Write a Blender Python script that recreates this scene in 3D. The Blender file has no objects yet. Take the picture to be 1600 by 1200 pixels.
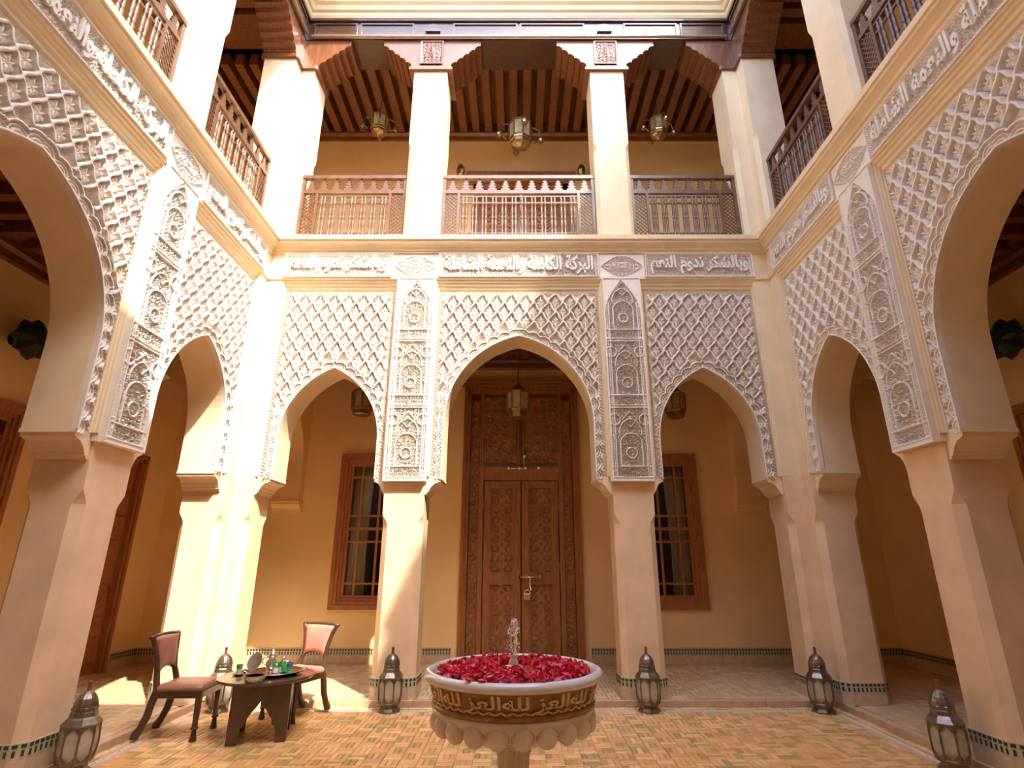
import bpy, bmesh, math, random
import numpy as np
from mathutils import Vector, Matrix

random.seed(7)
rng = np.random.default_rng(7)
S = bpy.context.scene
COL = S.collection
PI = math.pi
B, W = 7.27, 3.73            # back facade plane, half width of the court
Y0 = B - W                   # centre of the court in depth
YF = B - 2 * W               # front facade plane
GD = 2.45                    # depth from facade plane to gallery wall
STEP = 0.07                  # gallery floor above the court floor
UPF = 6.32                   # upper gallery floor

# ------------------------------------------------------------------ camera, sky, sun, exposure
cam_d = bpy.data.cameras.new('camera'); cam = bpy.data.objects.new('camera', cam_d); COL.objects.link(cam)
cam.location = (0, 0, 1.6)
cam.rotation_euler = (PI / 2 + 0.3166, 0, 0)
cam_d.sensor_width = 36; cam_d.lens = 36 * 856.2 / 1600
cam_d.shift_x = -10.5 / 1600
cam_d.clip_start = 0.02
S.camera = cam

SUN_DIR = Vector((1 / 2.29, -1 / 1.63, 1.0)).normalized()
SUN_STRENGTH, SKY_STRENGTH, EXPOSURE = 4.3, 0.52, 1.46
world = bpy.data.worlds.new('sky_world'); S.world = world; world.use_nodes = True
wn = world.node_tree.nodes; wl = world.node_tree.links
bg = wn['Background']
sky = wn.new('ShaderNodeTexSky'); sky.sky_type = 'NISHITA'; sky.sun_disc = False
sky.sun_elevation = math.asin(SUN_DIR.z); sky.sun_rotation = math.atan2(SUN_DIR.x, SUN_DIR.y)
sky.dust_density = 2.2; sky.ozone_density = 1.0
wl.new(sky.outputs['Color'], bg.inputs['Color'])
bg.inputs['Strength'].default_value = SKY_STRENGTH
sun_d = bpy.data.lights.new('sun', 'SUN'); sun = bpy.data.objects.new('sun', sun_d); COL.objects.link(sun)
sun_d.energy = SUN_STRENGTH; sun_d.angle = math.radians(0.6); sun_d.color = (1.0, 0.90, 0.74)
sun.rotation_euler = SUN_DIR.to_track_quat('Z', 'Y').to_euler()
sun.location = (8, -10, 22)
S.view_settings.view_transform = 'Standard'; S.view_settings.look = 'None'
S.view_settings.gamma = 1.0; S.view_settings.use_curve_mapping = False
S.view_settings.exposure = EXPOSURE
S.cycles.max_bounces = 12; S.cycles.diffuse_bounces = 9
S.cycles.sample_clamp_indirect = 6.0

# ------------------------------------------------------------------ materials
def new_mat(name):
    m = bpy.data.materials.new(name); m.use_nodes = True
    return m, m.node_tree.nodes, m.node_tree.links, m.node_tree.nodes['Principled BSDF']

def mat(name, col, rough=0.6, metal=0.0, var=0.12, scale=4.0, bump=0.0, bscale=60.0, spec=0.5, coat=0.0, stretch=None, col2=None):
    m, n, l, p = new_mat(name)
    p.inputs['Roughness'].default_value = rough; p.inputs['Metallic'].default_value = metal
    p.inputs['Specular IOR Level'].default_value = spec
    p.inputs['Coat Weight'].default_value = coat; p.inputs['Coat Roughness'].default_value = 0.08
    tc = n.new('ShaderNodeTexCoord')
    src = tc.outputs['Object']
    if stretch:
        mp = n.new('ShaderNodeMapping'); mp.inputs['Scale'].default_value = stretch
        l.new(src, mp.inputs['Vector']); src = mp.outputs['Vector']
    no = n.new('ShaderNodeTexNoise'); no.inputs['Scale'].default_value = scale; no.inputs['Detail'].default_value = 6
    l.new(src, no.inputs['Vector'])
    r = n.new('ShaderNodeValToRGB')
    r.color_ramp.elements[0].position = 0.3; r.color_ramp.elements[1].position = 0.72
    c2 = col2 if col2 else tuple(c * (1 - var) for c in col)
    r.color_ramp.elements[0].color = (*c2, 1)
    r.color_ramp.elements[1].color = (*[min(1, c * (1 + var * .35)) for c in col], 1)
    l.new(no.outputs['Fac'], r.inputs['Fac']); l.new(r.outputs['Color'], p.inputs['Base Color'])
    if bump:
        n2 = n.new('ShaderNodeTexNoise'); n2.inputs['Scale'].default_value = bscale; n2.inputs['Detail'].default_value = 5
        l.new(src, n2.inputs['Vector'])
        b = n.new('ShaderNodeBump'); b.inputs['Strength'].default_value = bump; b.inputs['Distance'].default_value = 0.01
        l.new(n2.outputs['Fac'], b.inputs['Height']); l.new(b.outputs['Normal'], p.inputs['Normal'])
    return m

def mat_rand(name, cols, rough=0.5, spec=0.4, bump=0.15, coat=0.0):
    """colour picked per mesh piece from a list"""
    m, n, l, p = new_mat(name)
    g = n.new('ShaderNodeNewGeometry'); r = n.new('ShaderNodeValToRGB'); r.color_ramp.interpolation = 'CONSTANT'
    els = r.color_ramp.elements
    while len(els) < len(cols): els.new(0.5)
    for i, c in enumerate(cols):
        els[i].position = i / len(cols); els[i].color = (*c, 1)
    oi = n.new('ShaderNodeObjectInfo'); ad = n.new('ShaderNodeMath'); ad.operation = 'ADD'
    fr = n.new('ShaderNodeMath'); fr.operation = 'FRACT'
    l.new(g.outputs['Random Per Island'], ad.inputs[0]); l.new(oi.outputs['Random'], ad.inputs[1]); l.new(ad.outputs[0], fr.inputs[0])
    l.new(fr.outputs[0], r.inputs['Fac'])
    no = n.new('ShaderNodeTexNoise'); no.inputs['Scale'].default_value = 30; no.inputs['Detail'].default_value = 5
    mx = n.new('ShaderNodeMix'); mx.data_type = 'RGBA'; mx.blend_type = 'MULTIPLY'; mx.inputs[0].default_value = 0.5
    l.new(r.outputs['Color'], mx.inputs[6]); l.new(no.outputs['Color'], mx.inputs[7])
    hs = n.new('ShaderNodeHueSaturation'); hs.inputs['Value'].default_value = 1.25
    rw = n.new('ShaderNodeRGBToBW'); l.new(no.outputs['Color'], rw.inputs[0])
    l.new(rw.outputs[0], mx.inputs[7])
    l.new(mx.outputs[2], hs.inputs['Color']); l.new(hs.outputs['Color'], p.inputs['Base Color'])
    p.inputs['Roughness'].default_value = rough; p.inputs['Specular IOR Level'].default_value = spec
    p.inputs['Coat Weight'].default_value = coat
    if bump:
        b = n.new('ShaderNodeBump'); b.inputs['Strength'].default_value = bump; b.inputs['Distance'].default_value = 0.004
        l.new(no.outputs['Fac'], b.inputs['Height']); l.new(b.outputs['Normal'], p.inputs['Normal'])
    return m

def glass(name, col=(1, 1, 1), rough=0.03, ior=1.45, alpha=None):
    m, n, l, p = new_mat(name)
    p.inputs['Base Color'].default_value = (*col, 1); p.inputs['Roughness'].default_value = rough
    p.inputs['IOR'].default_value = ior; p.inputs['Transmission Weight'].default_value = 1.0
    return m

M = {}
M['stucco'] = mat('carved_white_stucco', (0.86, 0.80, 0.73), 0.75, var=0.07, scale=9, bump=0.12, bscale=90, spec=0.25)
M['cream'] = mat('cream_plaster', (0.87, 0.71, 0.47), 0.6, var=0.10, scale=3, bump=0.08, bscale=30, spec=0.3)
M['pillar'] = mat('tadelakt_pillar', (0.86, 0.64, 0.42), 0.5, var=0.16, scale=2.6, bump=0.06, bscale=14, spec=0.35)
M['ochre'] = mat('ochre_gallery_plaster', (0.93, 0.68, 0.35), 0.55, var=0.08, scale=1.8, bump=0.06, bscale=14, spec=0.3)
M['wood'] = mat('dark_cedar', (0.22, 0.075, 0.028), 0.34, var=0.45, scale=5, bump=0.12, bscale=30, stretch=(6, 6, 0.7), coat=0.35)
M['woodx'] = mat('dark_cedar_lengthwise', (0.24, 0.085, 0.03), 0.34, var=0.45, scale=5, bump=0.12, bscale=30, stretch=(0.7, 6, 6), coat=0.35)
M['rail'] = mat('turned_rail_wood', (0.17, 0.085, 0.05), 0.38, var=0.3, scale=8, coat=0.3)
M['beamwood'] = mat('dark_varnished_beam', (0.085, 0.036, 0.026), 0.28, var=0.4, scale=5, bump=0.1, bscale=30, stretch=(0.7, 6, 6), coat=0.6)
M['rodwood'] = mat('turned_rod_sheen', (0.55, 0.42, 0.30), 0.4, var=0.2, scale=12)  # rod wood coloured pale; the sunlit sheen is put into its colour
M['doorwood'] = mat('carved_door_wood', (0.40, 0.155, 0.05), 0.42, var=0.35, scale=6, bump=0.15, bscale=40, stretch=(5, 5, 0.8), coat=0.2)
M['doorpanel'] = mat('carved_panel_wood', (0.42, 0.175, 0.062), 0.42, var=0.35, scale=7, bump=0.1, bscale=50, coat=0.15)
M['winwood'] = mat('window_wood', (0.46, 0.18, 0.065), 0.42, var=0.3, scale=6, bump=0.1, bscale=40, stretch=(5, 5, 0.8), coat=0.15)
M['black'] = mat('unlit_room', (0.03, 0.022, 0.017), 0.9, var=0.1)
M['brick'] = mat_rand('glazed_floor_brick', [(0.88, 0.47, 0.17), (0.80, 0.40, 0.15), (0.92, 0.55, 0.23), (0.60, 0.40, 0.15), (0.95, 0.60, 0.28), (0.78, 0.46, 0.17), (0.50, 0.36, 0.14), (0.90, 0.49, 0.20)], 0.34, 0.5)
M['gbrick'] = mat_rand('gallery_floor_brick', [(0.70, 0.50, 0.29), (0.62, 0.44, 0.26), (0.76, 0.55, 0.33), (0.52, 0.41, 0.23), (0.66, 0.44, 0.26)], 0.3, 0.5)
M['grout'] = mat('floor_grout', (0.62, 0.44, 0.31), 0.8, var=0.15, scale=20)
M['kerb'] = mat('kerb_stone', (0.62, 0.42, 0.26), 0.4, var=0.2, scale=10, bump=0.1)
M['whitetile'] = mat('white_tile', (0.88, 0.82, 0.72), 0.35, var=0.1)
M['zcream'] = mat('skirting_cream_tile', (0.66, 0.50, 0.33), 0.35, var=0.18, scale=14)
M['zgreen'] = mat('dark_green_tile', (0.035, 0.06, 0.03), 0.3, var=0.3, scale=20)
M['zwhite'] = mat('pale_green_tile', (0.55, 0.52, 0.36), 0.3, var=0.15, scale=20)
M['marble'] = mat('white_marble', (0.82, 0.79, 0.75), 0.14, var=0.07, scale=5, spec=0.6, coat=0.4)
M['marbled'] = mat('aged_marble', (0.80, 0.71, 0.54), 0.2, var=0.2, scale=7, spec=0.6, coat=0.3)
M['ochremarble'] = mat('ochre_marble_band', (0.40, 0.22, 0.075), 0.35, var=0.4, scale=16, spec=0.5, coat=0.15)
M['letterstone'] = mat('carved_stone_letters', (0.80, 0.57, 0.28), 0.35, var=0.2, scale=12)
M['iron'] = mat('aged_lantern_metal', (0.27, 0.225, 0.175), 0.34, metal=0.85, var=0.4, scale=18, bump=0.15, bscale=80)
M['brass'] = mat('aged_brass', (0.42, 0.30, 0.14), 0.3, metal=0.9, var=0.35, scale=14, bump=0.1)
M['copper'] = mat('copper_finial', (0.35, 0.12, 0.05), 0.4, metal=0.6, var=0.3, scale=14)
M['lglass'] = mat('frosted_lantern_pane', (0.50, 0.45, 0.36), 0.25, var=0.25, scale=10, spec=0.6)
M['dglass'] = mat('dusky_lantern_pane', (0.50, 0.40, 0.24), 0.25, var=0.3, scale=10, spec=0.6)
M['darkiron'] = mat('black_star_lamp_metal', (0.03, 0.035, 0.025), 0.45, metal=0.5, var=0.3, scale=20)
M['silver'] = mat('polished_silver', (0.78, 0.75, 0.70), 0.16, metal=1.0, var=0.15, scale=12)
M['pewter'] = mat('dull_pewter', (0.55, 0.50, 0.50), 0.35, metal=0.8, var=0.2, scale=12)
M['chairwood'] = mat('dark_chair_wood', (0.075, 0.036, 0.020), 0.3, var=0.35, scale=9, coat=0.4)
M['leather'] = mat('rose_brown_leather', (0.36, 0.16, 0.12), 0.4, var=0.2, scale=10, bump=0.1, bscale=120)
M['pinkleather'] = mat('pink_leather', (0.70, 0.26, 0.20), 0.4, var=0.15, scale=10, bump=0.1, bscale=120)
M['nail'] = mat('brass_nail', (0.75, 0.66, 0.5), 0.25, metal=0.9, var=0.1)
M['tablewood'] = mat('dark_table_wood', (0.085, 0.040, 0.024), 0.28, var=0.35, scale=9, coat=0.5, spec=0.6)
M['petal'] = mat_rand('rose_petal', [(0.86, 0.03, 0.08), (0.74, 0.02, 0.08), (0.90, 0.10, 0.24), (0.84, 0.04, 0.14), (0.92, 0.06, 0.03), (0.90, 0.28, 0.40), (0.48, 0.012, 0.03)], 0.32, 0.6, bump=0)
M['water'] = glass('clear_water', (1, 1, 1), 0.02, 1.33)
M['spray'] = mat('white_water_spray', (0.85, 0.83, 0.78), 0.08, var=0.1, spec=0.9)
M['pane'] = glass('window_glass', (0.9, 0.92, 0.9), 0.0, 1.2)
M['greenglass'] = mat('green_tea_glass', (0.05, 0.50, 0.10), 0.08, var=0.4, scale=30, spec=0.9)
M['clearglass'] = mat('clear_cut_glass', (0.80, 0.80, 0.70), 0.08, var=0.25, scale=30, spec=0.9)
M['blueglass'] = mat('blue_tea_glass', (0.08, 0.12, 0.42), 0.08, var=0.3, scale=30, spec=0.9)
M['paper'] = mat('cream_paper', (0.78, 0.66, 0.44), 0.8, var=0.1)
M['curtain'] = mat('white_curtain', (0.60, 0.54, 0.45), 0.9, var=0.15, scale=5)
M['plastic'] = mat('white_plastic', (0.8, 0.74, 0.6), 0.4, var=0.05)
M['rooftile'] = mat('green_roof_tile', (0.10, 0.22, 0.11), 0.3, var=0.3, scale=9)

# ------------------------------------------------------------------ mesh helpers
class MB:
    def __init__(s): s.v = []; s.f = []
    def box(s, x0, x1, y0, y1, z0, z1):
        b = len(s.v)
        s.v += [(x0, y0, z0), (x1, y0, z0), (x1, y1, z0), (x0, y1, z0), (x0, y0, z1), (x1, y0, z1), (x1, y1, z1), (x0, y1, z1)]
        s.f += [tuple(b + i for i in q) for q in ((0, 3, 2, 1), (4, 5, 6, 7), (0, 1, 5, 4), (1, 2, 6, 5), (2, 3, 7, 6), (3, 0, 4, 7))]
        return s
    def prism(s, pts, d0, d1, axis='y'):
        """pts: 2D outline; extruded along axis between d0 and d1"""
        b = len(s.v); n = len(pts)
        def P(u, v, d):
            return (u, d, v) if axis == 'y' else ((d, u, v) if axis == 'x' else (u, v, d))
        s.v += [P(u, v, d0) for u, v in pts] + [P(u, v, d1) for u, v in pts]
        s.f.append(tuple(range(b, b + n))); s.f.append(tuple(range(b + 2 * n - 1, b + n - 1, -1)))
        for i in range(n):
            j = (i + 1) % n
            s.f.append((b + i, b + n + i, b + n + j, b + j))
        return s
    def rings(s, rings, cap0=True, cap1=True, closed=True):
        b = len(s.v); n = len(rings[0])
        for r in rings: s.v += list(r)
        for k in range(len(rings) - 1):
            for i in range(n if closed else n - 1):
                j = (i + 1) % n
                s.f.append((b + k * n + i, b + k * n + j, b + (k + 1) * n + j, b + (k + 1) * n + i))
        if cap0: s.f.append(tuple(b + i for i in range(n - 1, -1, -1)))
        if cap1: s.f.append(tuple(b + (len(rings) - 1) * n + i for i in range(n)))
        return s
    def lathe(s, prof, n=24, c=(0, 0, 0), ph=0.0, mod=None):
        R = []
        for r, z in prof:
            R.append([(c[0] + (r * (mod(k, n, z) if mod else 1)) * math.cos(ph + 2 * PI * k / n),
                       c[1] + (r * (mod(k, n, z) if mod else 1)) * math.sin(ph + 2 * PI * k / n), c[2] + z) for k in range(n)])
        return s.rings(R)
    def tube(s, path, rad, n=8, flat=1.0):
        path = [Vector(p) for p in path]
        rad = rad if isinstance(rad, (list, tuple)) else [rad] * len(path)
        R = []; up = None
        for i, p in enumerate(path):
            t = (path[min(i + 1, len(path) - 1)] - path[max(i - 1, 0)]).normalized()
            a = up if up is not None else (Vector((0, 0, 1)) if abs(t.z) < .9 else Vector((1, 0, 0)))
            u = (a - t * a.dot(t)).normalized(); w = t.cross(u); up = u
            R.append([tuple(p + u * (rad[i] * math.cos(PI / n + 2 * PI * k / n)) + w * (rad[i] * flat * math.sin(PI / n + 2 * PI * k / n))) for k in range(n)])
        return s.rings(R)
    def ball(s, c, r, n=8, m=6, sc=(1, 1, 1)):
        R = []
        for k in range(1, m):
            th = PI * k / m
            R.append([(c[0] + sc[0] * r * math.sin(th) * math.cos(2 * PI * i / n), c[1] + sc[1] * r * math.sin(th) * math.sin(2 * PI * i / n), c[2] - sc[2] * r * math.cos(th)) for i in range(n)])
        return s.rings(R)
    def xf(s, i0, mtx):
        for i in range(i0, len(s.v)): s.v[i] = tuple(mtx @ Vector(s.v[i]))
        return s
    def mesh(s, name, m, smooth=False):
        me = bpy.data.meshes.new(name); me.from_pydata([tuple(map(float, v)) for v in s.v], [], s.f)
        bm = bmesh.new(); bm.from_mesh(me); bmesh.ops.recalc_face_normals(bm, faces=bm.faces); bm.to_mesh(me); bm.free()
        if m: me.materials.append(M[m])
        if smooth: me.shade_smooth()
        me.update()
        return me
    def build(s, name, m, parent=None, smooth=False, angle=None, bevel=0.0, **kw):
        o = link(name, s.mesh(name, m, smooth), parent, **kw)
        if smooth and angle: smooth_by_angle(o.data, angle)
        if bevel:
            md = o.modifiers.new('bevel', 'BEVEL'); md.width = bevel; md.segments = 2; md.limit_method = 'ANGLE'
        return o

def smooth_by_angle(me, deg):
    bm = bmesh.new(); bm.from_mesh(me); lim = math.radians(deg)
    for e in bm.edges:
        e.smooth = len(e.link_faces) == 2 and e.calc_face_angle(0) < lim
    bm.to_mesh(me); bm.free()

def link(name, me, parent=None, loc=None, rz=0.0, label=None, cat=None, group=None, kind=None):
    o = bpy.data.objects.new(name, me); COL.objects.link(o)
    if parent is not None: o.parent = parent
    if loc is not None: o.location = loc
    if rz: o.rotation_euler = (0, 0, rz)
    return tag(o, label, cat, group, kind)

def tag(o, label=None, cat=None, group=None, kind=None):
    if label: o['label'] = label
    if cat: o['category'] = cat
    if group: o['group'] = group
    if kind: o['kind'] = kind
    return o

def thing(name, label, cat, loc=(0, 0, 0), rz=0.0, group=None, kind=None):
    return link(name, None, None, loc, rz, label, cat, group, kind)

def copy_tree(o, loc, rz=0.0, label=None, group=None, parent=None, scale=None):
    c = o.copy(); COL.objects.link(c); c.location = loc; c.rotation_euler = (0, 0, rz)
    if scale: c.scale = scale
    if label: c['label'] = label
    if group: c['group'] = group
    for ch in o.children:
        d = ch.copy(); COL.objects.link(d); d.parent = c
        for g in ch.children:
            e = g.copy(); COL.objects.link(e); e.parent = d
    return c

FACADE = {'back': ((0, B, 0), 0.0), 'left': ((-W, Y0, 0), PI / 2), 'right': ((W, Y0, 0), -PI / 2), 'front': ((0, YF, 0), PI)}
def fpos(side, a, y, z=0.0):
    o, r = FACADE[side]
    return (o[0] + a * math.cos(r) - y * math.sin(r), o[1] + a * math.sin(r) + y * math.cos(r), z)

def heightmesh(name, x0, x1, z0, z1, step, func, m, snap=None, back=0.10):
    """carved plaster sheet: a fine grid whose vertices stand proud of a back plane by func(x, z)"""
    nx = max(2, int(round((x1 - x0) / step)) + 1); nz = max(2, int(round((z1 - z0) / step)) + 1)
    X, Z = np.meshgrid(np.linspace(x0, x1, nx), np.linspace(z0, z1, nz))
    Hh = func(X, Z)
    keep = np.ones_like(X, bool)
    if snap is not None:
        d, gx, gz = snap(X, Z)
        keep = d > -step * 1.05
        inn = d < 0
        X = np.where(inn & keep, X - d * gx, X); Z = np.where(inn & keep, Z - d * gz, Z)
    Yv = back - Hh
    co = np.stack([X, Yv, Z], -1).reshape(-1, 3)
    idx = np.arange(nx * nz).reshape(nz, nx)
    q = np.stack([idx[:-1, :-1], idx[:-1, 1:], idx[1:, 1:], idx[1:, :-1]], -1)
    ok = keep[:-1, :-1] & keep[:-1, 1:] & keep[1:, 1:] & keep[1:, :-1]
    q = q[ok]
    used = np.unique(q); remap = np.full(nx * nz, -1); remap[used] = np.arange(len(used))
    co = co[used]; q = remap[q]
    me = bpy.data.meshes.new(name)
    me.vertices.add(len(co)); me.vertices.foreach_set('co', co.astype(np.float32).ravel())
    me.loops.add(q.size); me.loops.foreach_set('vertex_index', q.astype(np.int32).ravel())
    me.polygons.add(len(q)); me.polygons.foreach_set('loop_start', (np.arange(len(q)) * 4).astype(np.int32))
    me.update(calc_edges=True); me.validate()
    me.materials.append(M[m]); me.shade_smooth()
    return me

# ------------------------------------------------------------------ arches
class Arch:
    def __init__(s, c, b, zs, e): s.c, s.b, s.zs, s.e, s.R = c, b, zs, e, b + e
    def apex(s): return s.zs + math.sqrt(s.R ** 2 - s.e ** 2)
    def z(s, x): return s.zs + math.sqrt(max(0, s.R ** 2 - (abs(x - s.c) + s.e) ** 2))
    def curve(s, n=18):
        """left foot of the curve to right foot"""
        t1 = math.acos(s.e / s.R)
        P = [(s.c + s.R * math.cos(t) - s.e, s.zs + s.R * math.sin(t)) for t in np.linspace(0, t1, n)]
        return [(2 * s.c - x, z) for x, z in P] + P[::-1][1:]
    def sdf(s, X, Z):
        x = X - s.c; ax = np.abs(x); sg = np.where(x < 0, -1.0, 1.0)
        lo = Z < s.zs
        rr = np.hypot(ax + s.e, Z - s.zs) + 1e-9
        d = np.where(lo, ax - s.b, rr - s.R)
        t = np.where(lo, Z - s.zs, s.R * np.arctan2(Z - s.zs, ax + s.e))
        gx = np.where(lo, sg, sg * (ax + s.e) / rr); gz = np.where(lo, 0, (Z - s.zs) / rr)
        return d, t, gx, gz

AW = Arch(0.0, 1.03, 3.45, 0.28)
AN = {-1: Arch(-2.615, 0.685, 3.20, 0.447), 1: Arch(2.615, 0.685, 3.20, 0.447)}
ZI = 2.70                     # underside of the arch jambs
PC, PH = 1.51, 0.29           # pilaster centre and half width
ZP = 5.62                     # top of pilasters

def sstep(a, b, x):
    t = np.clip((x - a) / (b - a), 0, 1); return t * t * (3 - 2 * t)

def vine(x, z, k):
    u, v = x * k, z * k
    g = np.sin(u + 1.35 * np.sin(.9 * v) + .8 * np.sin(2.1 * v + 1)) + np.sin(v + 1.35 * np.sin(.9 * u + .5) + .8 * np.cos(1.7 * u))
    return 1 - sstep(.30, .62, np.abs(g))

def lattice_func(arch, xl, xr, zt):
    w, hh = .215, .305
    def f(X, Z):
        d, t, gx, gz = arch.sdf(X, Z)
        x = X - arch.c
        zz = Z - (zt - .02)
        xw = x + .011 * np.sin(4 * PI * zz / hh)
        tri = lambda q: np.abs((q % 1.0) - .5) * 2
        D = np.abs(tri(xw / w) + tri(zz / hh) - 1) / math.hypot(2 / w, 2 / hh)
        rib = 1 - sstep(.011, .019, D)
        H = .004 + .074 * rib
        inner = (1 - sstep(.024, .028, D)) * sstep(.019, .023, D)
        H += .026 * inner
        # scale border along the arch
        p = .165
        k = np.floor(t / p); tt = t - (k + .5) * p
        r1 = np.hypot(tt, d + .004)
        tt2 = np.where(tt > 0, tt - p, tt + p); r2 = np.hypot(tt2, d + .004)
        r = np.minimum(r1, r2)
        scale = .012 + .044 * sstep(.35, .65, .5 + .5 * np.cos(2 * PI * (r - .014) / .034))
        inb = r < .104
        edge = (r >= .104) & (r < .124)
        H = np.where(inb, scale, H); H = np.where(edge, .072, H)
        H = np.where((d >= .02) & (r >= .124) & (r < .136), .006, H)
        H = np.where(d < .016, .056, H)
        e = np.minimum(np.minimum(X - xl, xr - X), zt - Z)
        rope = .030 + .018 * np.sin(2 * PI * (X + Z) / .045)
        H = np.where(e < .034, rope, H); H = np.where((e >= .034) & (e < .046) & (d > .1), .006, H)
        return H
    return f

def pilaster_func(X, Z):
    x = X; ax = np.abs(x)
    H = .003 + .042 * vine(ax, Z, 132)
    P = .985
    zc = (Z - 2.66) % P
    def line(d, w=.0085): return 1 - sstep(w * .7, w * 1.3, np.abs(d))
    L = np.zeros_like(X)
    L = np.maximum(L, line(ax - .205)); L = np.maximum(L, line(ax - .232, .006))
    L = np.maximum(L, line(np.minimum(zc, P - zc) - .018)); L = np.maximum(L, line(zc - .16))
    L = np.maximum(L, line(np.hypot(ax, zc - .46) - .145) * (zc > .40))
    L = np.maximum(L, line(ax - .145) * (zc > .16) * (zc < .46))
    L = np.maximum(L, line(np.hypot(ax + .05, (zc - .62)) - .20) * (zc > .58))
    L = np.maximum(L, line(ax * 1.1 + np.abs(zc - .80) - .11))
    L = np.maximum(L, line(np.hypot(ax - .205, zc - .80) - .075))
    L = np.maximum(L, line(np.hypot(ax, zc - .34) - .07))
    H = np.maximum(H, .056 * L)
    # lobed point at the top
    zt = 5.60; z1 = 5.12
    q = np.clip((Z - z1) / (zt - z1), 0, 1)
    prof = .245 * (1 - q ** 1.5) + .018 * np.abs(np.sin(q * 5 * PI)) * (1 - q)
    dd = prof - ax
    top = Z > z1
    H = np.where(top & (dd < .012) & (dd > -.004), .048, H); H = np.where(top & (dd <= -.004), .048, H)
    H = np.where(top & (dd >= .012) & (dd < .022), .006, H)
    e = .265 - ax
    H = np.where(e < .012, .048, H)
    H = np.where((Z < 2.67), .048, H)
    return H

def frieze_func(x0, x1, z0, z1):
    def f(X, Z):
        H = .003 + .024 * vine(X, Z, 138)
        e = np.minimum(np.minimum(X - x0, x1 - X), np.minimum(Z - z0, z1 - Z))
        H = np.where(e < .032, .028 + .010 * np.sin(2 * PI * (X + Z) / .030), H)
        H = np.where((e >= .032) & (e < .042), .006, H)
        H = np.where(e < .006, .036, H)
        return H
    return f

def medallion_func(c, zc, hw, hh):
    def f(X, Z):
        x = X - c; z = Z - zc
        q = np.abs(x) / hw
        prof = hh * (1 - q ** 1.7) * (1 + .05 * np.cos(q * 9 * PI))
        d = prof - np.abs(z)
        ang = np.arctan2(z * 1.6, x); r = np.hypot(x, z * 1.5)
        H = .006 + .024 * np.maximum(vine(np.abs(x), np.abs(z), 105), (1 - sstep(.008, .013, np.abs(r - .05 - .012 * np.cos(8 * ang)))))
        H = np.where(d < .008, .030, H); H = np.where(d < -.004, .012, H)
        return H
    return f

# ------------------------------------------------------------------ Arabic lettering
FORMS = {'ا': (0xFE8D, 2), 'ب': (0xFE8F, 4), 'ة': (0xFE93, 2), 'ت': (0xFE95, 4), 'ح': (0xFEA1, 4), 'د': (0xFEA9, 2), 'ر': (0xFEAD, 2), 'ز': (0xFEAF, 2),
         'س': (0xFEB1, 4), 'ش': (0xFEB5, 4), 'ع': (0xFEC9, 4), 'ف': (0xFED1, 4), 'ق': (0xFED5, 4), 'ك': (0xFED9, 4), 'ل': (0xFEDD, 4), 'م': (0xFEE1, 4),
         'ن': (0xFEE5, 4), 'ه': (0xFEE9, 4), 'و': (0xFEED, 2), 'ي': (0xFEF1, 4)}
def shape(txt):
    out = []
    for i, ch in enumerate(txt):
        if ch not in FORMS: out.append(ch); continue
        base, n = FORMS[ch]
        prev = i > 0 and txt[i - 1] in FORMS and FORMS[txt[i - 1]][1] == 4
        nxt = n == 4 and i + 1 < len(txt) and txt[i + 1] in FORMS
        out.append(chr(base + (3 if prev and nxt else 2 if nxt else 1 if prev else 0)))
    return ''.join(reversed(out))
def text_mesh(name, txt, w, h, thick, m, offset=0.012):
    """lettering fitted to w x h, standing in x-z with its face towards -y"""
    c = bpy.data.curves.new('lettering', 'FONT'); c.body = shape(txt); c.extrude = .05; c.offset = offset; c.resolution_u = 3
    o = bpy.data.objects.new('lettering', c); COL.objects.link(o)
    bpy.context.view_layer.update()
    dg = bpy.context.evaluated_depsgraph_get()
    me = bpy.data.meshes.new_from_object(o.evaluated_get(dg))
    bpy.data.objects.remove(o); bpy.data.curves.remove(c)
    n = len(me.vertices); co = np.empty(n * 3, np.float32); me.vertices.foreach_get('co', co); co = co.reshape(-1, 3)
    lo, hi = co.min(0), co.max(0)
    x = (co[:, 0] - (lo[0] + hi[0]) / 2) / (hi[0] - lo[0]) * w
    z = (co[:, 1] - (lo[1] + hi[1]) / 2) / (hi[1] - lo[1]) * h
    y = -np.where(co[:, 2] > 0, thick, 0)
    me.vertices.foreach_set('co', np.stack([x, y, z], -1).astype(np.float32).ravel())
    me.name = name; me.materials.clear(); me.materials.append(M[m]); me.update()
    return me

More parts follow.
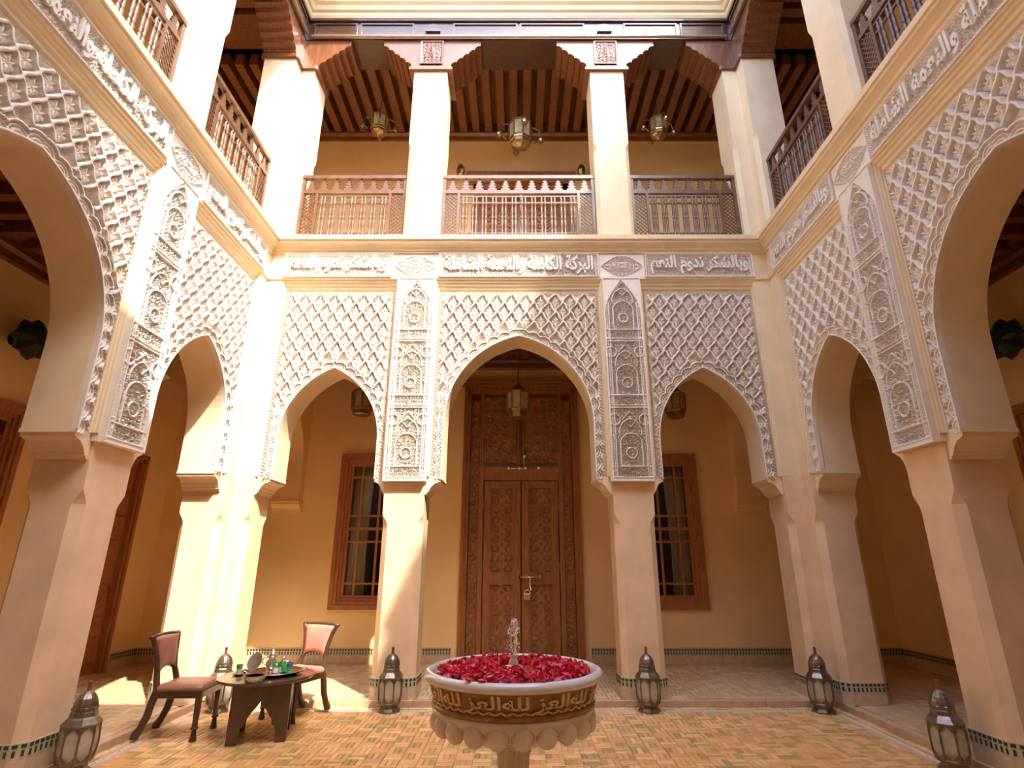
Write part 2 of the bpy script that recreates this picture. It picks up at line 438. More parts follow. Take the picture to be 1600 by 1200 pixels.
# ------------------------------------------------------------------ arcade wall: shared meshes in facade space (x along, y inwards, z up)
def wall_body():
    m = MB()
    pts = [(-W, ZI)]
    for A in (AN[-1], AW, AN[1]):
        pts += [(A.c - A.b, ZI)] + A.curve() + [(A.c + A.b, ZI)]
        if A is not AN[1]:
            c_ = -PC if A is AN[-1] else PC
            pts += [(c_ - .265, ZI), (c_ - .265, 2.63), (c_ + .265, 2.63), (c_ + .265, ZI)]
    pts += [(W, ZI)]
    yf, yb, zt = .10, .53, ZP
    b = len(m.v); n = len(pts)
    for x, z in pts: m.v += [(x, yf, z), (x, yb, z), (x, yf, zt), (x, yb, zt)]
    for i in range(n - 1):
        a, c = b + 4 * i, b + 4 * (i + 1)
        if abs(pts[i][0] - pts[i + 1][0]) > 1e-5:
            m.f += [(a, c, c + 2, a + 2), (a + 1, a + 3, c + 3, c + 1)]
        m.f += [(a, a + 1, c + 1, c)]
    for s_ in (-1, 1):
        m.box(s_ * PC - PH, s_ * PC + PH, 0.0, .10, 2.63, ZP)
        x0, x1 = sorted((s_ * 3.50, s_ * W)); m.box(x0, x1, 0.0, .53, ZI, ZP)
    m.box(-W, W, 0.0, .53, ZP, UPF)
    return m.mesh('wall', 'cream')

def frame_mesh(xl, xr):
    prof = [(0, -.003), (.010, .004), (.013, .024), (.022, .030), (.026, .052), (.036, .058), (.040, .082), (.05, .086), (.053, .104)]
    zt, zb, k = ZP, ZI, 3.6
    m = MB(); R = []
    for u, y in prof:
        R.append([(xl + u, y, zb), (xl + u, y, zt - k * u), (xr - u, y, zt - k * u), (xr - u, y, zb)])
    m.rings(R, False, False, closed=False)
    me = m.mesh('frame_moulding', 'cream'); return me

def sweep_x(prof, hw, mitre=True, name='cornice', m='cream'):
    mb = MB(); R = []
    for nn, z in prof:
        e = hw - nn if mitre else hw
        R.append([(-e, -nn, z), (e, -nn, z)])
    mb.rings(R, False, False, closed=False)
    return mb.mesh(name, m)

def impost_mesh():
    """moulded corbel below an arch jamb: opening side towards +x at x=0, pillar at x=-0.2"""
    pr = [(-.213, ZI), (-.213, 2.47), (-.19, 2.47), (-.185, 2.495), (-.165, 2.50), (-.16, 2.525), (-.15, 2.53), (-.13, 2.57), (-.085, 2.612), (-.03, 2.632), (-.012, 2.636), (-.012, 2.665), (.006, 2.668), (.006, ZI)]
    return MB().prism(pr, .06, .535).mesh('impost', 'cream')

def rosette_mesh():
    """five-leaved palmette carved inside a lozenge"""
    m = MB()
    def leaf(ang, L, wd, h):
        c, q = math.cos(ang), math.sin(ang)
        P = [(.012, 0), (L * .45, wd), (L, 0), (L * .45, -wd)]
        R = lambda pts, y: [(u * c - v * q, y, u * q + v * c) for u, v in pts]
        m.rings([R(P, .006), R([(L * .05, 0), (L * .42, wd * .9), (L * .95, 0), (L * .42, -wd * .9)], -h * .55), R([(L * .2, 0), (L * .45, wd * .2), (L * .75, 0), (L * .45, -wd * .2)], -h)], False, True)
    for ang, L, wd in ((PI / 2, .108, .026), (PI / 2 - .82, .078, .021), (PI / 2 + .82, .078, .021), (-.12, .072, .019), (PI + .12, .072, .019), (-PI / 2, .092, .022), (-PI / 2 - .75, .062, .017), (-PI / 2 + .75, .062, .017)):
        leaf(ang, L, wd, .050)
    return m.mesh('rosette', 'stucco')

BAYS = {'n': (1.80, 3.50), 'w': (-1.22, 1.22)}
ME = {}
ME['body'] = wall_body()
ME['frame_n1'] = frame_mesh(1.80, 3.50); ME['frame_n-1'] = frame_mesh(-3.50, -1.80); ME['frame_w'] = frame_mesh(-1.22, 1.22)
PZT = ZP - 3.6 * .05
for key, A, xl, xr in (('w', AW, -1.17, 1.17), ('n1', AN[1], 1.85, 3.45), ('n-1', AN[-1], -3.45, -1.85)):
    def snp(X, Z, A=A):
        d, t, gx, gz = A.sdf(X, Z); return d, gx, gz
    ME['panel_' + key] = heightmesh('lattice_panel', xl, xr, ZI - .03, PZT, .0072, lattice_func(A, xl, xr, PZT), 'stucco', snap=snp, back=.10)
ME['pilaster'] = heightmesh('carved_pilaster', -.265, .265, 2.635, 5.615, .0054, pilaster_func, 'stucco', back=0.0)
FZ0, FZ1 = 5.655, 6.035
FR = {'n1': (1.90, 3.50), 'n-1': (-3.50, -1.90), 'w': (-1.19, 1.19)}
for k, (a, b_) in FR.items():
    ME['frieze_' + k] = heightmesh('inscription_frieze', a, b_, FZ0, FZ1, .0058, frieze_func(a, b_, FZ0, FZ1), 'stucco', back=0.0)
for s_ in (-1, 1):
    c = s_ * 1.545
    ME['med_%d' % s_] = heightmesh('medallion', c - .335, c + .335, FZ0, FZ1, .0072, medallion_func(c, (FZ0 + FZ1) / 2, .31, .165), 'stucco', back=0.0)
ME['text_n'] = text_mesh('lettering', 'وبالشكر تدوم النعم', 1.46, .315, .034, 'stucco', offset=.03)
ME['text_w'] = text_mesh('lettering', 'البركة الكاملة والنعمة الشاملة', 2.22, .315, .034, 'stucco', offset=.03)
ME['cornice'] = sweep_x([(0, 6.045), (.025, 6.055), (.025, 6.085), (.05, 6.095), (.06, 6.13), (.10, 6.165), (.13, 6.18), (.13, 6.215), (.155, 6.22), (.16, 6.29), (.0, 6.325)], W)
ME['sill'] = sweep_x([(0, 5.612), (.022, 5.618), (.022, 5.645), (.0, 5.65)], W, name='string_course')
def rim_mesh(A):
    C = [(A.c - A.b, ZI)] + A.curve(26) + [(A.c + A.b, ZI)]; m = MB(); n = len(C); Q = []
    for i, (x, z) in enumerate(C):
        d, t, gx, gz = A.sdf(np.array([x]), np.array([z])); gx, gz = float(gx[0]), float(gz[0])
        if abs(x - A.c) < 1e-6: gx, gz = 0.0, 1.0
        Q.append((gx, gz))
    for u, y in ((.0, .106), (.0, .044), (.003, .040), (.015, .040), (.018, .044), (.018, .106)): m.v += [(x + gx * u, y, z + gz * u) for (x, z), (gx, gz) in zip(C, Q)]
    for k in range(5):
        for i in range(n - 1): m.f.append((k * n + i, k * n + i + 1, (k + 1) * n + i + 1, (k + 1) * n + i))
    return m.mesh('arch_rim', 'stucco')
for k_, A_ in (('w', AW), ('n1', AN[1]), ('n-1', AN[-1])): ME['rim_' + k_] = rim_mesh(A_)
def fillet_mesh(x0, x1, z0, z1, wd, out):
    m = MB().box(x0 - wd, x0, -out, .0, z0 - wd, z1 + wd).box(x1, x1 + wd, -out, .0, z0 - wd, z1 + wd).box(x0, x1, -out, .0, z0 - wd, z0).box(x0, x1, -out, .0, z1, z1 + wd)
    return m.mesh('edge_fillet', 'stucco')
ME['fil_p'] = fillet_mesh(-.265, .265, 2.640, 5.605, .012, .058)
for k_, (a_, c_) in FR.items(): ME['fil_' + k_] = fillet_mesh(a_, c_, FZ0, FZ1, .008, .042)
ME['impost'] = impost_mesh(); ME['rosette'] = rosette_mesh()

WALLS = {}
WLAB = {'back': 'white carved plaster arcade wall with three pointed arches before the carved door',
        'left': 'sunlit carved plaster arcade wall with pointed arches beside the tea table',
        'right': 'shaded carved plaster arcade wall with pointed arches beside two floor lanterns',
        'front': 'plain plaster arcade wall with pointed arches facing the carved door'}
def rosette_spots(A, xl, xr, zt):
    w, hh = .215, .305; P = []
    z0 = zt - .02
    for m_ in range(0, 20):
        for off in (0, .5):
            z = z0 - (m_ + off) * hh
            if z < ZI: continue
            for k in range(-9, 10):
                x = A.c + (k + off) * w
                d = float(A.sdf(np.array([x]), np.array([z]))[0][0])
                e = min(x - xl, xr - x, zt - z)
                if d > .155 and e > .075: P.append((x, z))
    return P
for side, (loc, rz) in FACADE.items():
    w = link('wall_' + side, ME['body'], None, loc, rz, WLAB[side], 'wall', kind='structure'); WALLS[side] = w
    link('cornice', ME['cornice'], w); link('string_course', ME['sill'], w)
    for key in ('w', 'n1', 'n-1'):
        link('frame_moulding', ME['frame_' + key], w)
        if side == 'front': continue
        p = link('lattice_panel', ME['panel_' + key], w); link('arch_rim', ME['rim_' + key], w)
        A, xl, xr = {'w': (AW, -1.17, 1.17), 'n1': (AN[1], 1.85, 3.45), 'n-1': (AN[-1], -3.45, -1.85)}[key]
        for x, z in rosette_spots(A, xl, xr, PZT): link('rosette', ME['rosette'], p, (x, .092, z))
        fr = link('inscription_frieze', ME['frieze_' + key], w)
        link('edge_fillet', ME['fil_' + key], fr)
        link('lettering', ME['text_w' if key == 'w' else 'text_n'], fr, ((FR[key][0] + FR[key][1]) / 2, -.012, (FZ0 + FZ1) / 2 + .005))
    for s_ in (-1, 1):
        if side != 'front':
            cp = link('carved_pilaster', ME['pilaster'], w, (s_ * PC, 0, 0)); link('edge_fillet', ME['fil_p'], cp); link('medallion', ME['med_%d' % s_], w)
    for x, sx in ((-1.03, 1), (1.03, -1), (1.93, .71), (3.30, -.9), (-1.93, -.71), (-3.30, .9)):
        o = link('impost', ME['impost'], w, (x, 0, 0)); o.scale = (sx, 1, 1)

# ------------------------------------------------------------------ pillars
def chamfer_ring(x0, x1, y0, y1, c, z):
    return [(x0 + c, y0, z), (x1 - c, y0, z), (x1, y0 + c, z), (x1, y1 - c, z), (x1 - c, y1, z), (x0 + c, y1, z), (x0, y1 - c, z), (x0, y0 + c, z)]
def shaft_mesh(hw, y0, y1, z0, z1, zc, c0, m):
    R = []
    zs = [z0, zc - .16, zc - .13, zc - .09, zc - .05, zc - .015, zc, z1]
    for z in zs:
        t = min(1, max(0, (zc - z) / .15)); c = .003 + (c0 - .003) * (t * t * (3 - 2 * t)) ** .8
        R.append(chamfer_ring(-hw, hw, y0, y1, c, z))
    return MB().rings(R).mesh('shaft', m)
def lring(c, z):
    """corner pier plan in court-corner space: corner at origin, court is x<0,y<0; arms reach -0.235"""
    a, t = -.235, .53
    return [(a + c, 0, z), (0, 0, z), (0, a + c, z), (c, a, z), (t - c, a, z), (t, a + c, z), (t, t, z), (a + c, t, z), (a, t - c, z), (a, c, z)]
def pier_mesh(z0, z1, zc, c0, m, name='shaft'):
    R = []
    for z in [z0, zc - .16, zc - .13, zc - .09, zc - .05, zc - .015, zc, z1]:
        t = min(1, max(0, (zc - z) / .15)); c = .003 + (c0 - .003) * (t * t * (3 - 2 * t)) ** .8
        R.append(lring(c, z))
    return MB().rings(R).mesh(name, m)

def tile_bits(path, z, name='tile_row', closed=True):
    """two rows of small dark tiles along a polyline; one mesh (too small to pick apart)"""
    m = MB(); n = len(path)
    for i in range(n if closed else n - 1):
        p, q = Vector((*path[i], 0)), Vector((*path[(i + 1) % n], 0)); d = q - p; L = d.length
        if L < .03: continue
        d.normalize(); nor = Vector((d.y, -d.x, 0)); k = max(1, int(L / .046)); s = L / k
        for j in range(k):
            for (za, zb, wd, off) in ((.196, .222, .62, .5), (.140, .182, .36, .5 if False else 0.0)):
                c = p + d * ((j + off + (.5 if off == 0 else 0)) * s)
                a, b_ = c - d * (s * wd / 2), c + d * (s * wd / 2)
                i0 = len(m.v)
                o = nor * .004
                for P in (a, b_):
                    m.v += [(P.x + o.x, P.y + o.y, z + za), (P.x + o.x, P.y + o.y, z + zb), (P.x - o.x, P.y - o.y, z + za), (P.x - o.x, P.y - o.y, z + zb)]
                m.f += [(i0, i0 + 4, i0 + 5, i0 + 1), (i0 + 1, i0 + 5, i0 + 7, i0 + 3), (i0, i0 + 1, i0 + 3, i0 + 2), (i0 + 4, i0 + 6, i0 + 7, i0 + 5)]
    return m

ME['shaft'] = shaft_mesh(.265, .035, .53, STEP, 2.628, 2.22, .075, 'pillar')
def band(x0, x1, y0, y1, c, g):
    return [(x, y) for x, y, _ in chamfer_ring(x0 - g, x1 + g, y0 - g, y1 + g, c, 0)]
bp = band(-.265, .265, .035, .53, .078, .012)
ME['foot'] = MB().prism(bp, STEP, .30, 'z').mesh('tiled_foot', 'zcream')
ME['footpale'] = MB().prism(band(-.265, .265, .035, .53, .078, .0135), STEP + .125, STEP + .228, 'z').mesh('pale_band', 'zwhite')
ME['foottiles'] = tile_bits(band(-.265, .265, .035, .53, .078, .0135)[::1], STEP).mesh('tile_row', 'zgreen')
def pillar(side, a, label):
    o, r = FACADE[side]
    t = thing('arcade_pillar', label, 'pillar', fpos(side, a, 0), r, 'plaster arcade pillars')
    link('shaft', ME['shaft'], t)
    f = link('tiled_foot', ME['foot'], t); link('pale_band', ME['footpale'], f)
    link('tile_row', ME['foottiles'], f, kind='stuff')
    return t
pillar('back', -PC, 'plaster pillar half in sun, standing between the rear chair and the carved door')
pillar('back', PC, 'fully shaded plaster pillar between the carved door and the switch plates wall')
pillar('left', PC, 'shaded plaster pillar rising behind the wooden chair with brown seat')
pillar('right', -PC, 'plaster pillar with yellow glow opposite the tea table, lantern at its foot')
pillar('left', -PC, 'plaster pillar of the sunny arcade standing beyond the wide arch')
pillar('right', PC, 'plaster pillar of the shaded arcade standing beyond the wide arch')
pillar('front', -PC, 'plaster pillar of the plain arcade on the shaded side')
pillar('front', PC, 'plaster pillar of the plain arcade on the sunny side')

ME['pier'] = pier_mesh(STEP, ZI - .002, 2.22, .075, 'pillar')
lp = [(x, y) for x, y, _ in lring(.078, 0)]
def grow(pts, g):
    out = []; n = len(pts)
    for i in range(n):
        p0, p1, p2 = Vector(pts[i - 1]), Vector(pts[i]), Vector(pts[(i + 1) % n])
        a = (p1 - p0).normalized(); b_ = (p2 - p1).normalized()
        na, nb = Vector((a.y, -a.x)), Vector((b_.y, -b_.x))
        k = (na + nb) / max(.3, 1 + na.dot(nb))
        out.append(tuple(p1 + k * g))
    return out
sgn = 1 if sum(lp[i][0] * lp[(i + 1) % len(lp)][1] - lp[(i + 1) % len(lp)][0] * lp[i][1] for i in range(len(lp))) > 0 else -1
ME['pierfoot'] = MB().prism(grow(lp, .012 * sgn), STEP, .30, 'z').mesh('tiled_foot', 'zcream')
ME['pierpale'] = MB().prism(grow(lp, .0135 * sgn), STEP + .125, STEP + .228, 'z').mesh('pale_band', 'zwhite')
ME['piertiles'] = tile_bits(grow(lp, .0135 * sgn), STEP).mesh('tile_row', 'zgreen')
CORNERS = [((W, B), 0.0, 'shaded angular corner pier behind the lantern at the court corner'), ((-W, B), PI / 2, 'sun-bleached angular corner pier between the two wooden chairs'),
           ((-W, YF), PI, 'angular corner pier where the plain arcade meets the sunny arcade'), ((W, YF), -PI / 2, 'angular corner pier where the plain arcade meets the shaded arcade')]
for (x, y), r, lab in CORNERS:
    t = thing('corner_pier', lab, 'pillar', (x, y, 0), r, 'angular corner piers')
    link('shaft', ME['pier'], t); f = link('tiled_foot', ME['pierfoot'], t); link('pale_band', ME['pierpale'], f); link('tile_row', ME['piertiles'], f, kind='stuff')

# ------------------------------------------------------------------ floors
def brick_mesh(l, w, h):
    m = MB(); b = .004
    m.rings([[(-l / 2, -w / 2, 0), (l / 2, -w / 2, 0), (l / 2, w / 2, 0), (-l / 2, w / 2, 0)],
             [(-l / 2, -w / 2, h - b), (l / 2, -w / 2, h - b), (l / 2, w / 2, h - b), (-l / 2, w / 2, h - b)],
             [(-l / 2 + b, -w / 2 + b, h), (l / 2 - b, -w / 2 + b, h), (l / 2 - b, w / 2 - b, h), (-l / 2 + b, w / 2 - b, h)]], False, True)
    return m
def basket(x0, x1, y0, y1, l=.15):
    """basket-weave brick spots: (x, y, horizontal)"""
    out = []; w = l / 3
    nx, ny = int((x1 - x0) / l), int((y1 - y0) / l)
    ox, oy = x0 + ((x1 - x0) - nx * l) / 2, y0 + ((y1 - y0) - ny * l) / 2
    for i in range(nx):
        for j in range(ny):
            cx, cy = ox + (i + .5) * l, oy + (j + .5) * l
            for k in (-1, 0, 1):
                out.append((cx, cy + k * w, True) if (i + j) % 2 == 0 else (cx + k * w, cy, False))
    return out
floor = MB().box(-W - .01, W + .01, YF - .01, B + .01, -.30, -.012).build('floor', 'grout', kind='structure', label='basket-weave terracotta brick floor of the courtyard', cat='floor')
L_ = .156; bw = L_ / 3
hb = brick_mesh(L_ - .006, bw - .006, .014).mesh('brick', 'brick')
EDGE = .16
spots = basket(-W + EDGE, W - EDGE, YF + EDGE, B - EDGE, L_)
def show(p): return p[1] > 5.25 and abs(p[0]) < .96 * p[1]
cand = sorted([p for p in spots if show(p) and abs(p[0] + .03) < 3.4], key=lambda p: p[1] + .10 * abs(p[0]))
near = set(cand[:290])
for p in cand[:290]:
    link('brick', hb, floor, (p[0] + random.uniform(-.001, .001), p[1], -.014 + random.uniform(-.0012, .0012)), 0 if p[2] else PI / 2)
def brick_mass(spots, l, z, matn, name, parent, h=.014):
    V, F = [], []
    m0 = brick_mesh(l - .006, l / 3 - .006, h); base = np.array(m0.v); n = len(base)
    rot = base.copy(); rot[:, 0], rot[:, 1] = -base[:, 1], base[:, 0]
    for i, p in enumerate(spots):
        a = (base if p[2] else rot) + np.array([p[0], p[1], z + random.uniform(-.0015, .0015)])
        V.append(a); F += [tuple(i * n + k for k in f) for f in m0.f]
    me = bpy.data.meshes.new(name); me.from_pydata(np.concatenate(V).tolist(), [], F); me.materials.append(M[matn]); me.update()
    return link(name, me, parent, kind='stuff')
brick_mass([p for p in spots if p not in near], L_, -.014, 'brick', 'brick_field', floor)
# border rows of white and terracotta slips round the court
def border(off, wd, ln, matn, name):
    m = MB()
    for (x0, y0, x1, y1) in ((-W + off, B - off, W - off, B - off), (-W + off, YF + off, W - off, YF + off), (-W + off, YF + off, -W + off, B - off), (W - off, YF + off, W - off, B - off)):
        L = math.hypot(x1 - x0, y1 - y0); k = int(L / ln); dx, dy = (x1 - x0) / L, (y1 - y0) / L
        for j in range(k):
            if name == 'white_slip' and j % 2 == 0 and False: continue
            c = (j + .5) * L / k; h = L / k / 2 - .006
            cx, cy = x0 + dx * c, y0 + dy * c
            if dx: m.box(cx - h, cx + h, cy - wd / 2, cy + wd / 2, -.014, .001)
            else: m.box(cx - wd / 2, cx + wd / 2, cy - h, cy + h, -.014, .001)
    return m.build(name, matn, floor, kind='stuff')
border(.025, .035, .15, 'brick', 'edge_brick_row'); border(.055, .017, .10, 'whitetile', 'white_slip_row')
border(.09, .045, .15, 'brick', 'middle_brick_row'); border(.132, .017, .10, 'whitetile', 'white_slip_row')

GX = W + GD
def gallery_floor():
    f = MB(); z0, z1 = -.30, STEP - .014
    f.box(-GX, GX, B + .015, B + GD, z0, z1); f.box(-GX, GX, YF - GD, YF - .015, z0, z1)
    f.box(-GX, -W - .015, YF - .015, B + .015, z0, z1); f.box(W + .015, GX, YF - .015, B + .015, z0, z1)
    g = f.build('floor_gallery', 'grout', kind='structure', label='raised brick gallery floor running behind the arches', cat='floor')
    sp = []
    sp += basket(-GX, GX, B + .07, B + GD, .153) + basket(-GX, -W - .07, YF, B + .07, .153) + basket(W + .07, GX, YF, B + .07, .153)
    brick_mass(sp, .153, STEP - .014, 'gbrick', 'brick_field', g)
    # kerb stones along the step
    n = 0
    for side in FACADE:
        k = 9; ln = 2 * W / k
        for j in range(k):
            a0, a1 = -W + j * ln + .002, -W + (j + 1) * ln - .002
            p, q = fpos(side, a0, 0), fpos(side, a1, .065)
            x0, x1 = sorted((p[0], q[0])); y0, y1 = sorted((p[1], q[1]))
            MB().box(x0, x1, y0, y1, -.05, STEP).build('kerb_stone', 'kerb', g, bevel=.006)
    return g
gfloor = gallery_floor()

# ------------------------------------------------------------------ gallery walls with openings, skirtings, ceilings
DOOR = (-.99, 1.07, STEP, 4.72)
WINZ = (.93, 3.41)
WIN_A, WIN_B = 1.78, 3.09
def holed_wall(x0, x1, z0, z1, holes, y0, y1):
    xs = sorted({x0, x1, *[h[0] for h in holes], *[h[1] for h in holes]}); zs = sorted({z0, z1, *[h[2] for h in holes], *[h[3] for h in holes]})
    m = MB()
    for i in range(len(xs) - 1):
        for j in range(len(zs) - 1):
            cx, cz = (xs[i] + xs[i + 1]) / 2, (zs[j] + zs[j + 1]) / 2
            if any(h[0] < cx < h[1] and h[2] < cz < h[3] for h in holes): continue
            m.box(xs[i], xs[i + 1], y0, y1, zs[j], zs[j + 1])
    return m
ROOM_Z = 5.42
LDOOR = (4.42, 5.50, STEP, 3.28)
holes = {'back': [DOOR, (-WIN_B, -WIN_A, *WINZ), (WIN_A, WIN_B, *WINZ), (-.95, 1.05, UPF, 9.2)],
         'left': [(WIN_A, WIN_B, *WINZ), (-WIN_B, -WIN_A, *WINZ), LDOOR], 'right': [(-WIN_B, -WIN_A, *WINZ), (WIN_A, WIN_B, *WINZ)], 'front': []}
GL = {'back': 'ochre gallery wall around the tall carved door', 'left': 'ochre gallery wall holding the plank door behind the sunny arcade',
      'right': 'ochre gallery wall with two small switch plates', 'front': 'ochre gallery wall opposite the carved door'}
GW = {}
for side, (loc, rz) in FACADE.items():
    m = holed_wall(-GX - .2, GX + .2, -.1, 11.0, holes[side], GD, GD + .22)
    GW[side] = m.build('wall_gallery_' + side, 'ochre', None, loc=loc, rz=rz, label=GL[side], cat='wall', kind='structure')
    # skirting: cream tiles with two rows of dark green tiles
    base = MB(); segs = []
    cuts = sorted([h for h in holes[side] if h[2] < .2], key=lambda h: h[0]); x = -GX
    for h in cuts: segs.append((x, h[0] - .10)); x = h[1] + .10
    segs.append((x, GX))
    tl = MB(); pale = MB()
    for a, c in segs:
        k = max(1, int((c - a) / .16))
        for j in range(k):
            u0, u1 = a + (c - a) * j / k + .0015, a + (c - a) * (j + 1) / k - .0015
            base.box(u0, u1, GD - .012, GD, STEP, STEP + .125)
        base.box(a, c, GD - .012, GD, STEP + .228, STEP + .243)
        pale.box(a, c, GD - .0115, GD, STEP + .125, STEP + .228)
        t = tile_bits([(a, GD - .013), (c, GD - .013)], STEP, closed=False); b0 = len(tl.v); tl.v += t.v; tl.f += [tuple(i + b0 for i in f) for f in t.f]
    bb = base.build('baseboard_' + side, 'zcream', None, loc=loc, rz=rz, label='cream tile skirting with two rows of dark tiles, ' + {'back': 'either side of the carved door', 'left': 'beside the plank door', 'right': 'under the switch plates', 'front': 'opposite the carved door'}[side], cat='skirting', kind='structure')
    pale.build('pale_band', 'zwhite', bb); tl.build('tile_row', 'zgreen', bb, kind='stuff')

# lower gallery ceilings: planks and joists in dark wood
jl = MB().box(-.055, .055, .53, GD, 0, .16).mesh('joist', 'wood')
for side, (loc, rz) in FACADE.items():
    e = GX if side in ('back', 'front') else W + .55
    c = MB().box(-e, e, .50, GD, ROOM_Z, ROOM_Z + .12).build('ceiling_' + side, 'wood', None, loc=loc, rz=rz, kind='structure', cat='ceiling',
        label='dark beamed wooden ceiling of the lower gallery ' + {'back': 'over the carved door', 'left': 'behind the sunny arcade', 'right': 'behind the shaded arcade', 'front': 'opposite the carved door'}[side])
    if side == 'front': continue
    for j in range(int(2 * e / .34)): link('joist', jl, c, (-e + .17 + j * .34, 0, ROOM_Z - .16))
    MB().prism([(GD, ROOM_Z), (GD, ROOM_Z - .36), (GD - .03, ROOM_Z - .36), (GD - .05, ROOM_Z - .33), (GD - .05, ROOM_Z - .24), (GD - .10, ROOM_Z - .20), (GD - .10, ROOM_Z - .10), (GD - .17, ROOM_Z - .06), (GD - .17, ROOM_Z)], -e, e, 'x').build('wood_cornice', 'woodx', c)
    MB().prism([(.53, ROOM_Z), (.53, ROOM_Z - .26), (.57, ROOM_Z - .26), (.60, ROOM_Z - .16), (.66, ROOM_Z - .10), (.66, ROOM_Z)], -e, e, 'x').build('wood_cornice', 'woodx', c)

# transverse arches across the gallery corners
def transverse_mesh():
    A = Arch(1.49, .80, 3.15, .35); m = MB(); x0, x1, zt = 3.78, 4.25, ROOM_Z
    pts = [(.50, 2.62), (A.c - A.b, 2.62)] + A.curve(12) + [(A.c + A.b, 2.62), (GD, 2.62)]
    n = len(pts)
    for y, z in pts: m.v += [(x0, y, z), (x1, y, z), (x0, y, zt), (x1, y, zt)]
    for i in range(n - 1):
        a, c = 4 * i, 4 * (i + 1)
        if abs(pts[i][0] - pts[i + 1][0]) > 1e-5: m.f += [(a, c, c + 2, a + 2), (a + 1, a + 3, c + 3, c + 1)]
        m.f.append((a, a + 1, c + 1, c))
    me = m.mesh('gallery_arch', 'ochre')
    k = MB().prism([(GD, 2.64), (GD - .175, 2.64), (GD - .175, 2.61), (GD - .155, 2.60), (GD - .155, 2.57), (GD - .12, 2.53), (GD - .06, 2.50), (GD - .05, 2.47), (GD - .035, 2.465), (GD - .035, 2.44), (GD, 2.44)], 3.765, 4.265, 'x').mesh('wall_corbel', 'ochre')
    fr = MB()
    for x in (3.755, 4.253):
        for (y, z), (y2, z2) in zip(A.curve(12)[:-1], A.curve(12)[1:]):
            pass
    return me, k
TA, TK = transverse_mesh()
for side, s_, lab in (('back', 1, 'ochre transverse arch in the gallery corner next to the carved door window, shaded'), ('back', -1, 'ochre transverse arch in the gallery behind the pink leather chair'),
                      ('left', 1, 'ochre transverse arch in the side gallery next to the plank door'), ('right', -1, 'ochre transverse arch in the side gallery before the switch plates')):
    loc, rz = FACADE[side]
    t = thing('gallery_arch', lab, 'arch', loc, rz, 'transverse gallery arches', 'structure')
    a = link('arch_body', TA, t); k = link('wall_corbel', TK, t)
    if s_ < 0: a.scale = (-1, 1, 1); k.scale = (-1, 1, 1)

# ------------------------------------------------------------------ upper gallery
ZB0, ZB1 = 10.33, 10.80
ME['ushaft'] = shaft_mesh(.285, .02, .56, UPF - .03, 9.65, 8.15, .06, 'cream')
ME['upier'] = pier_mesh(UPF - .03, 9.65, 8.15, .06, 'cream')
def scallop(sgn_, w_, x0):
    """stepped, scalloped bracket outline from the block outwards"""
    ZT = ZB0 - .004
    pts = [(x0, ZT), (x0, 9.74), (x0 + .05, 9.74)]
    n = 5; dx = (w_ - .05) / n; dz = .46 / n
    for i in range(n):
        bx, bz = x0 + .05 + i * dx, 9.74 + i * dz
        for t in (.2, .45, .7, .9):
            an = PI / 2 * t
            pts.append((bx + dx * (1 - math.cos(an)) , bz + dz * 1.15 * math.sin(an)))
        pts.append((bx + dx, bz + dz))
    pts += [(x0 + w_, 9.74 + .46), (x0 + w_, ZT)]
    return [(sgn_ * u, v) for u, v in pts]
ME['cap'] = MB().box(-.37, .37, -.03, .64, 9.65, 9.70).box(-.35, .35, -.015, .62, 9.70, 9.74).mesh('cap_board', 'woodx')
ME['block'] = MB().box(-.285, .285, .0, .60, 9.74, ZB0 - .004).mesh('block', 'wood')
def plate_func(X, Z):
    H = .004 + .018 * vine(np.abs(X), Z, 95)
    e = np.minimum(.20 - np.abs(X), np.minimum(Z - 9.78, ZB0 - .03 - Z))
    return np.where(e < .025, .026, H)
ME['plate'] = heightmesh('carved_plate', -.20, .20, 9.78, ZB0 - .03, .011, plate_func, 'wood', back=0.0)
ME['brk1'] = MB().prism(scallop(1, .56, .285), .0, .60).mesh('scalloped_bracket', 'wood')
ME['brk-1'] = MB().prism(scallop(-1, .56, .285), .0, .60).mesh('scalloped_bracket', 'wood')
ME['cbrk1'] = MB().prism(scallop(1, .56, .235), .0, .55).mesh('scalloped_bracket', 'wood')
def ucol(side, a, lab):
    o, r = FACADE[side]
    link('gallery_column', ME['ushaft'], None, fpos(side, a, 0), r, lab, 'column', 'plain cream columns of the upper gallery')
    t = thing('wooden_capital', lab.replace('square cream column of the upper gallery', 'carved wooden bracket capital').replace(', scalloped shadow across', ''), 'capital', fpos(side, a, 0), r, 'carved wooden capitals of the upper gallery')
    link('cap_board', ME['cap'], t); b_ = link('block', ME['block'], t); link('carved_plate', ME['plate'], b_)
    link('scalloped_bracket', ME['brk1'], t); link('scalloped_bracket', ME['brk-1'], t)
ucol('back', -PC, 'square cream column of the upper gallery above the half-sunlit pillar')
ucol('back', PC, 'square cream column of the upper gallery above the fully shaded pillar, scalloped shadow across')
ucol('left', PC, 'square cream column of the upper gallery above the brown-seated chair')
ucol('right', -PC, 'square cream column of the upper gallery above the yellow-lit pillar')
ucol('left', -PC, 'square cream column of the upper gallery far along the sunny arcade')
ucol('right', PC, 'square cream column of the upper gallery far along the shaded arcade')
ucol('front', PC, 'square cream column of the upper gallery over the plain arcade, sunny side')
ucol('front', -PC, 'square cream column of the upper gallery over the plain arcade, shaded side')
